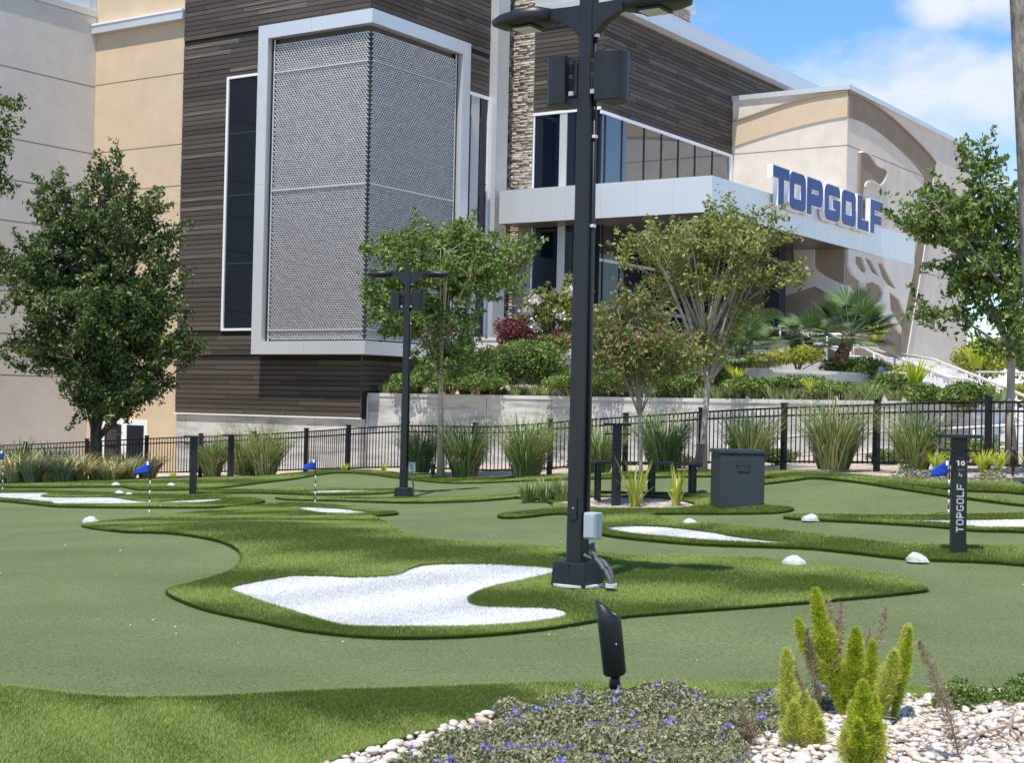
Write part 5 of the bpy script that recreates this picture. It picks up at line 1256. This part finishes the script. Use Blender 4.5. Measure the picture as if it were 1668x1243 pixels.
cvp = px_poly([(660, 1290), (700, 1225), (770, 1200), (830, 1160), (960, 1145), (1270, 1140), (1280, 1190), (1225, 1215), (1200, 1330), (700, 1340)], 3); allp = allp[~inside(allp, cvp)]
def projpx(Pw):
    d = Pw-np.array([0, 0, CAMZ]); w = d@F_; return np.stack([CX+FPX*(d@R_)/w, CY-FPX*(d@U_)/w], 1)
zz = terrain(allp[:, 0], allp[:, 1]); pp = projpx(np.c_[allp, zz]); vis = inside(pp, zone_vis[0]) | inside(pp, zone_vis[1])
order = np.argsort(np.where(vis, 0, 100)+allp[:, 1]); solo = set(order[:300].tolist()); SV, SF = [], []
for i, (x, y) in enumerate(allp):
    big = random.random() < .22; s = random.uniform(.024, .036) if big else random.uniform(.011, .021); me = PM[i % 8]; z = zz[i]+s*.25+random.uniform(0, .02)
    M4 = Matrix.Translation((x, y, z)) @ Matrix.Rotation(random.uniform(0, 6.28), 4, 'Z') @ Matrix.Rotation(random.uniform(-.4, .4), 4, 'X') @ Matrix.Diagonal((s*1.35, s, s*.95, 1))
    if i in solo:
        o = bpy.data.objects.new('pebble', me); o.matrix_world = M4; link(o, bed)
    else:
        A4 = np.array(M4); V = np.array([v.co[:] for v in me.vertices]); V = V@A4[:3, :3].T+A4[:3, 3]; b0 = len(SV); SV += V.tolist(); SF += [tuple(b0+k for k in pl.vertices) for pl in me.polygons]
mb = MB(); mb.v = SV; mb.f = SF; o = mb.build('loose_pebbles', M['pebble2'], bed, True); tag(o, kind='stuff')

cov, C, z_ = cover('grey green trailing lantana with purple flowers in the foreground bed', [(590, 1290), (640, 1240), (690, 1215), (760, 1190), (800, 1150), (860, 1140), (960, 1134), (1060, 1134), (1170, 1130), (1270, 1130), (1400, 1134), (1510, 1142), (1500, 1160), (1400, 1168), (1310, 1172), (1290, 1200), (1240, 1215), (1225, 1260), (1200, 1330), (640, 1340)],   .115, 46000, M['lant'], .022, 130, M['pflower'], name='trailing_lantana')
tw = MB()
for _ in range(620):
    c = C[random.randrange(len(C))]; a = random.uniform(0, 6.28); l = random.uniform(.05, .16); d = np.array([math.cos(a)*.8, math.sin(a)*.8, random.uniform(.05, .7)])*l
    tw.tube(curve(c-d*.5, c+d*.7, (0, 0, .02), 4), [.0022, .002, .0016, .001], 4, cap=False)
o = tw.build('dry_stems', M['twig'], cov); tag(o, kind='stuff')
cov2, C2, _ = cover('dark trailing lantana at the right edge of the foreground bed', [(1490, 1140), (1560, 1132), (1620, 1120), (1700, 1105), (1900, 1100), (1900, 1165), (1700, 1163), (1600, 1166), (1520, 1164)], .17, 30000, M['shrub'], .022, 8, M['pflower'], name='trailing_lantana')
tw = MB()
for _ in range(90):
    c = C2[random.randrange(len(C2))]; a = random.uniform(0, 6.28); d = np.array([math.cos(a), math.sin(a), random.uniform(.1, .9)])*random.uniform(.05, .14); tw.tube(curve(c-d*.4, c+d*.8, (0, 0, .02), 4), [.0022, .002, .0016, .001], 4, cap=False)
o = tw.build('dry_stems', M['twig'], cov2); tag(o, kind='stuff')

def plume(root, O, a, b, r, m, n, bend=0.0, stalk='twig'):
    """a foxtail: needles all round a curved stalk"""
    a, b = np.array(a)-O, np.array(b)-O; c = np.array(curve(a, b, (bend, 0, 0), 12)); ln = np.linalg.norm(b-a)
    MB().tube(c, list(np.linspace(.005, .0015, 12)), 5).build('stalk', M[stalk], root, True)
    t = rng.random(n)**.9; k = np.clip((t*11).astype(int), 0, 10); fr = t*11-k; p = c[k]*(1-fr)[:, None]+c[k+1]*fr[:, None]; ax = c[k+1]-c[k]; ax /= np.linalg.norm(ax, axis=1)[:, None]
    d = rng.normal(0, 1, (n, 3)); d -= (d*ax).sum(1)[:, None]*ax; d /= np.linalg.norm(d, axis=1)[:, None]
    prof = np.minimum(1, (1-t)**.7*1.9+.05)*np.minimum(1, .3+t*1.6)*(1+.18*np.sin(t*23+a[0]*40)); L1 = (r*prof*rng.uniform(.3, 1.05, n))[:, None]
    mid = p+d*L1*.62+ax*L1*.12; s = (.0125*rng.uniform(.7, 1.3, n))[:, None]; dd = d*.75+ax*.65+rng.normal(0, .35, (n, 3)); dd /= np.linalg.norm(dd, axis=1)[:, None]; w = np.cross(dd, rng.normal(0, 1, (n, 3))); w /= np.linalg.norm(w, axis=1)[:, None]
    q0 = p+d*L1*.75; V = np.stack([q0-w*s*.16, q0+w*s*.16, q0+dd*s*1.5], 1).reshape(-1, 3)
    V2 = np.stack([p, p+w*.0012, q0], 1).reshape(-1, 3)
    Fc = np.arange(6*n).reshape(-1, 3); mesh_np('frond', np.r_[V, V2], Fc, m, root)
zs = lambda x, y: (1060+x/2.743, 940+y/2.743)
def fern(label, base, D, pl):
    O = at(*zs(*base), D); O[2] = tz(O[0], O[1]); root = empty('foxtail_fern', O); tag(root, label, 'fern')
    for (x0, y0, x1, y1, w, m, n, bend, dd) in pl:
        plume(root, O, at(*zs(x0, y0), D), at(*zs(x1, y1), D+dd), w*1.0/2.743*D/FPX, M[m], int(n*2.1), bend)
fern('tall bright green foxtail fern behind, at the top of the pebbles', (890, 660), 7.55, [
    (880, 650, 735, 55, 66, 'fox', 5200, -.035, .1), (895, 650, 918, 230, 62, 'fox', 3600, 0, -.05), (960, 650, 992, 288, 40, 'fox', 2400, 0, .1), (870, 640, 822, 215, 44, 'foxy', 1700, -.03, .2),
    (780, 480, 655, 190, 42, 'fox', 1700, -.02, .1), (1010, 650, 1152, 215, 54, 'foxy', 2300, .035, .1), (1080, 640, 1158, 230, 36, 'fox', 1900, .02, 0), (1000, 640, 1090, 330, 60, 'foxy', 1700, .02, -.1),
    (930, 560, 1048, 140, 32, 'foxd', 420, .02, .2), (830, 420, 850, 118, 30, 'foxd', 420, 0, .2), (800, 420, 795, 100, 26, 'foxd', 300, 0, .2), (965, 500, 978, 235, 22, 'foxd', 260, 0, .2), (760, 560, 700, 230, 34, 'foxd', 420, -.02, 0)])
fern('bright yellow green foxtail fern in front, cut by the bottom edge', (955, 900), 6.45, [
    (950, 880, 948, 470, 66, 'fox', 4200, .01, 0), (970, 880, 1000, 540, 56, 'fox', 2400, .02, .05), (935, 880, 905, 560, 50, 'foxy', 1900, -.02, .05), (920, 880, 870, 690, 52, 'foxy', 1300, -.02, 0), (990, 880, 1025, 690, 44, 'foxy', 1200, .02, 0), (955, 890, 925, 640, 50, 'fox', 1700, -.01, -.1)])
fern('pale yellow foxtail fern at left of the green ones', (650, 880), 6.9, [
    (640, 870, 608, 325, 62, 'foxy', 3000, -.01, 0), (690, 870, 725, 560, 62, 'foxy', 2300, .02, 0), (680, 870, 690, 520, 50, 'foxy', 1900, .01, .08), (705, 870, 755, 640, 48, 'foxy', 1300, .02, -.06), (720, 870, 640, 380, 40, 'foxd', 500, 0, .1), (640, 860, 640, 560, 70, 'foxy', 1500, 0, -.1)])
fern('dry brown fern stalk leaning over the pebbles at right', (1390, 860), 6.7, [(1388, 870, 1198, 290, 50, 'foxd', 700, .05, 0)])
fern('dry brown fern stalk among the lantana, left of the ferns', (500, 800), 6.9, [(500, 790, 400, 580, 44, 'foxd', 260, -.01, 0), (505, 800, 420, 690, 34, 'foxd', 150, -.01, 0)])
deb = MB()
for _ in range(260):
    px, py = random.uniform(1230, 1668), random.uniform(1160, 1243); q_ = G(px, py); a = random.uniform(0, 6.28); l = random.uniform(.02, .09); d = np.array([math.cos(a), math.sin(a), random.uniform(-.05, .25)])*l
    deb.tube(curve(q_+np.array([0, 0, .045])-d*.5, q_+np.array([0, 0, .05])+d*.5, (0, 0, .008), 4), [.0018, .0018, .0014, .0008], 4, cap=False)
o = deb.build('leaf_litter', M['twig'], bed); tag(o, kind='stuff')
for path_ in ([(1560, 1235), (1600, 1212), (1640, 1200), (1690, 1180)], [(1668, 1225), (1645, 1205), (1650, 1180)]):
    MB().tube([G(*q_)+np.array([0, 0, .05]) for q_ in path_], [.006, .006, .005, .004][:len(path_)], 6, wob=.15).build('fallen_twig', M['twig'], bed)
# fallen bits on the greens
bits = MB()
for _ in range(64):
    px, py = random.uniform(0, 1668), 800+random.random()**1.3*320
    if _ < 40: px, py = random.uniform(150, 1480), random.choice((1043, 998, 983, 1020, 880, 905))+random.uniform(-8, 8)
    q_ = G(px, py); s = .003+.0002*q_[1]; a = random.uniform(0, 3.1); u_ = np.array([math.cos(a), math.sin(a), .2])*s*random.uniform(.6, 2); v_ = np.array([-math.sin(a), math.cos(a), .1])*s*.6; c = q_+np.array([0, 0, .012])
    if inside(np.array([q_[:2]]), gp)[0]: bits.quad(c-u_-v_, c+u_-v_, c+u_*.8+v_+np.array([0, 0, s*.6]), c-u_+v_)
tag(bits.build('fallen_petals', M['flower']), 'tiny pale petals scattered over the turf', 'petals', kind='stuff')
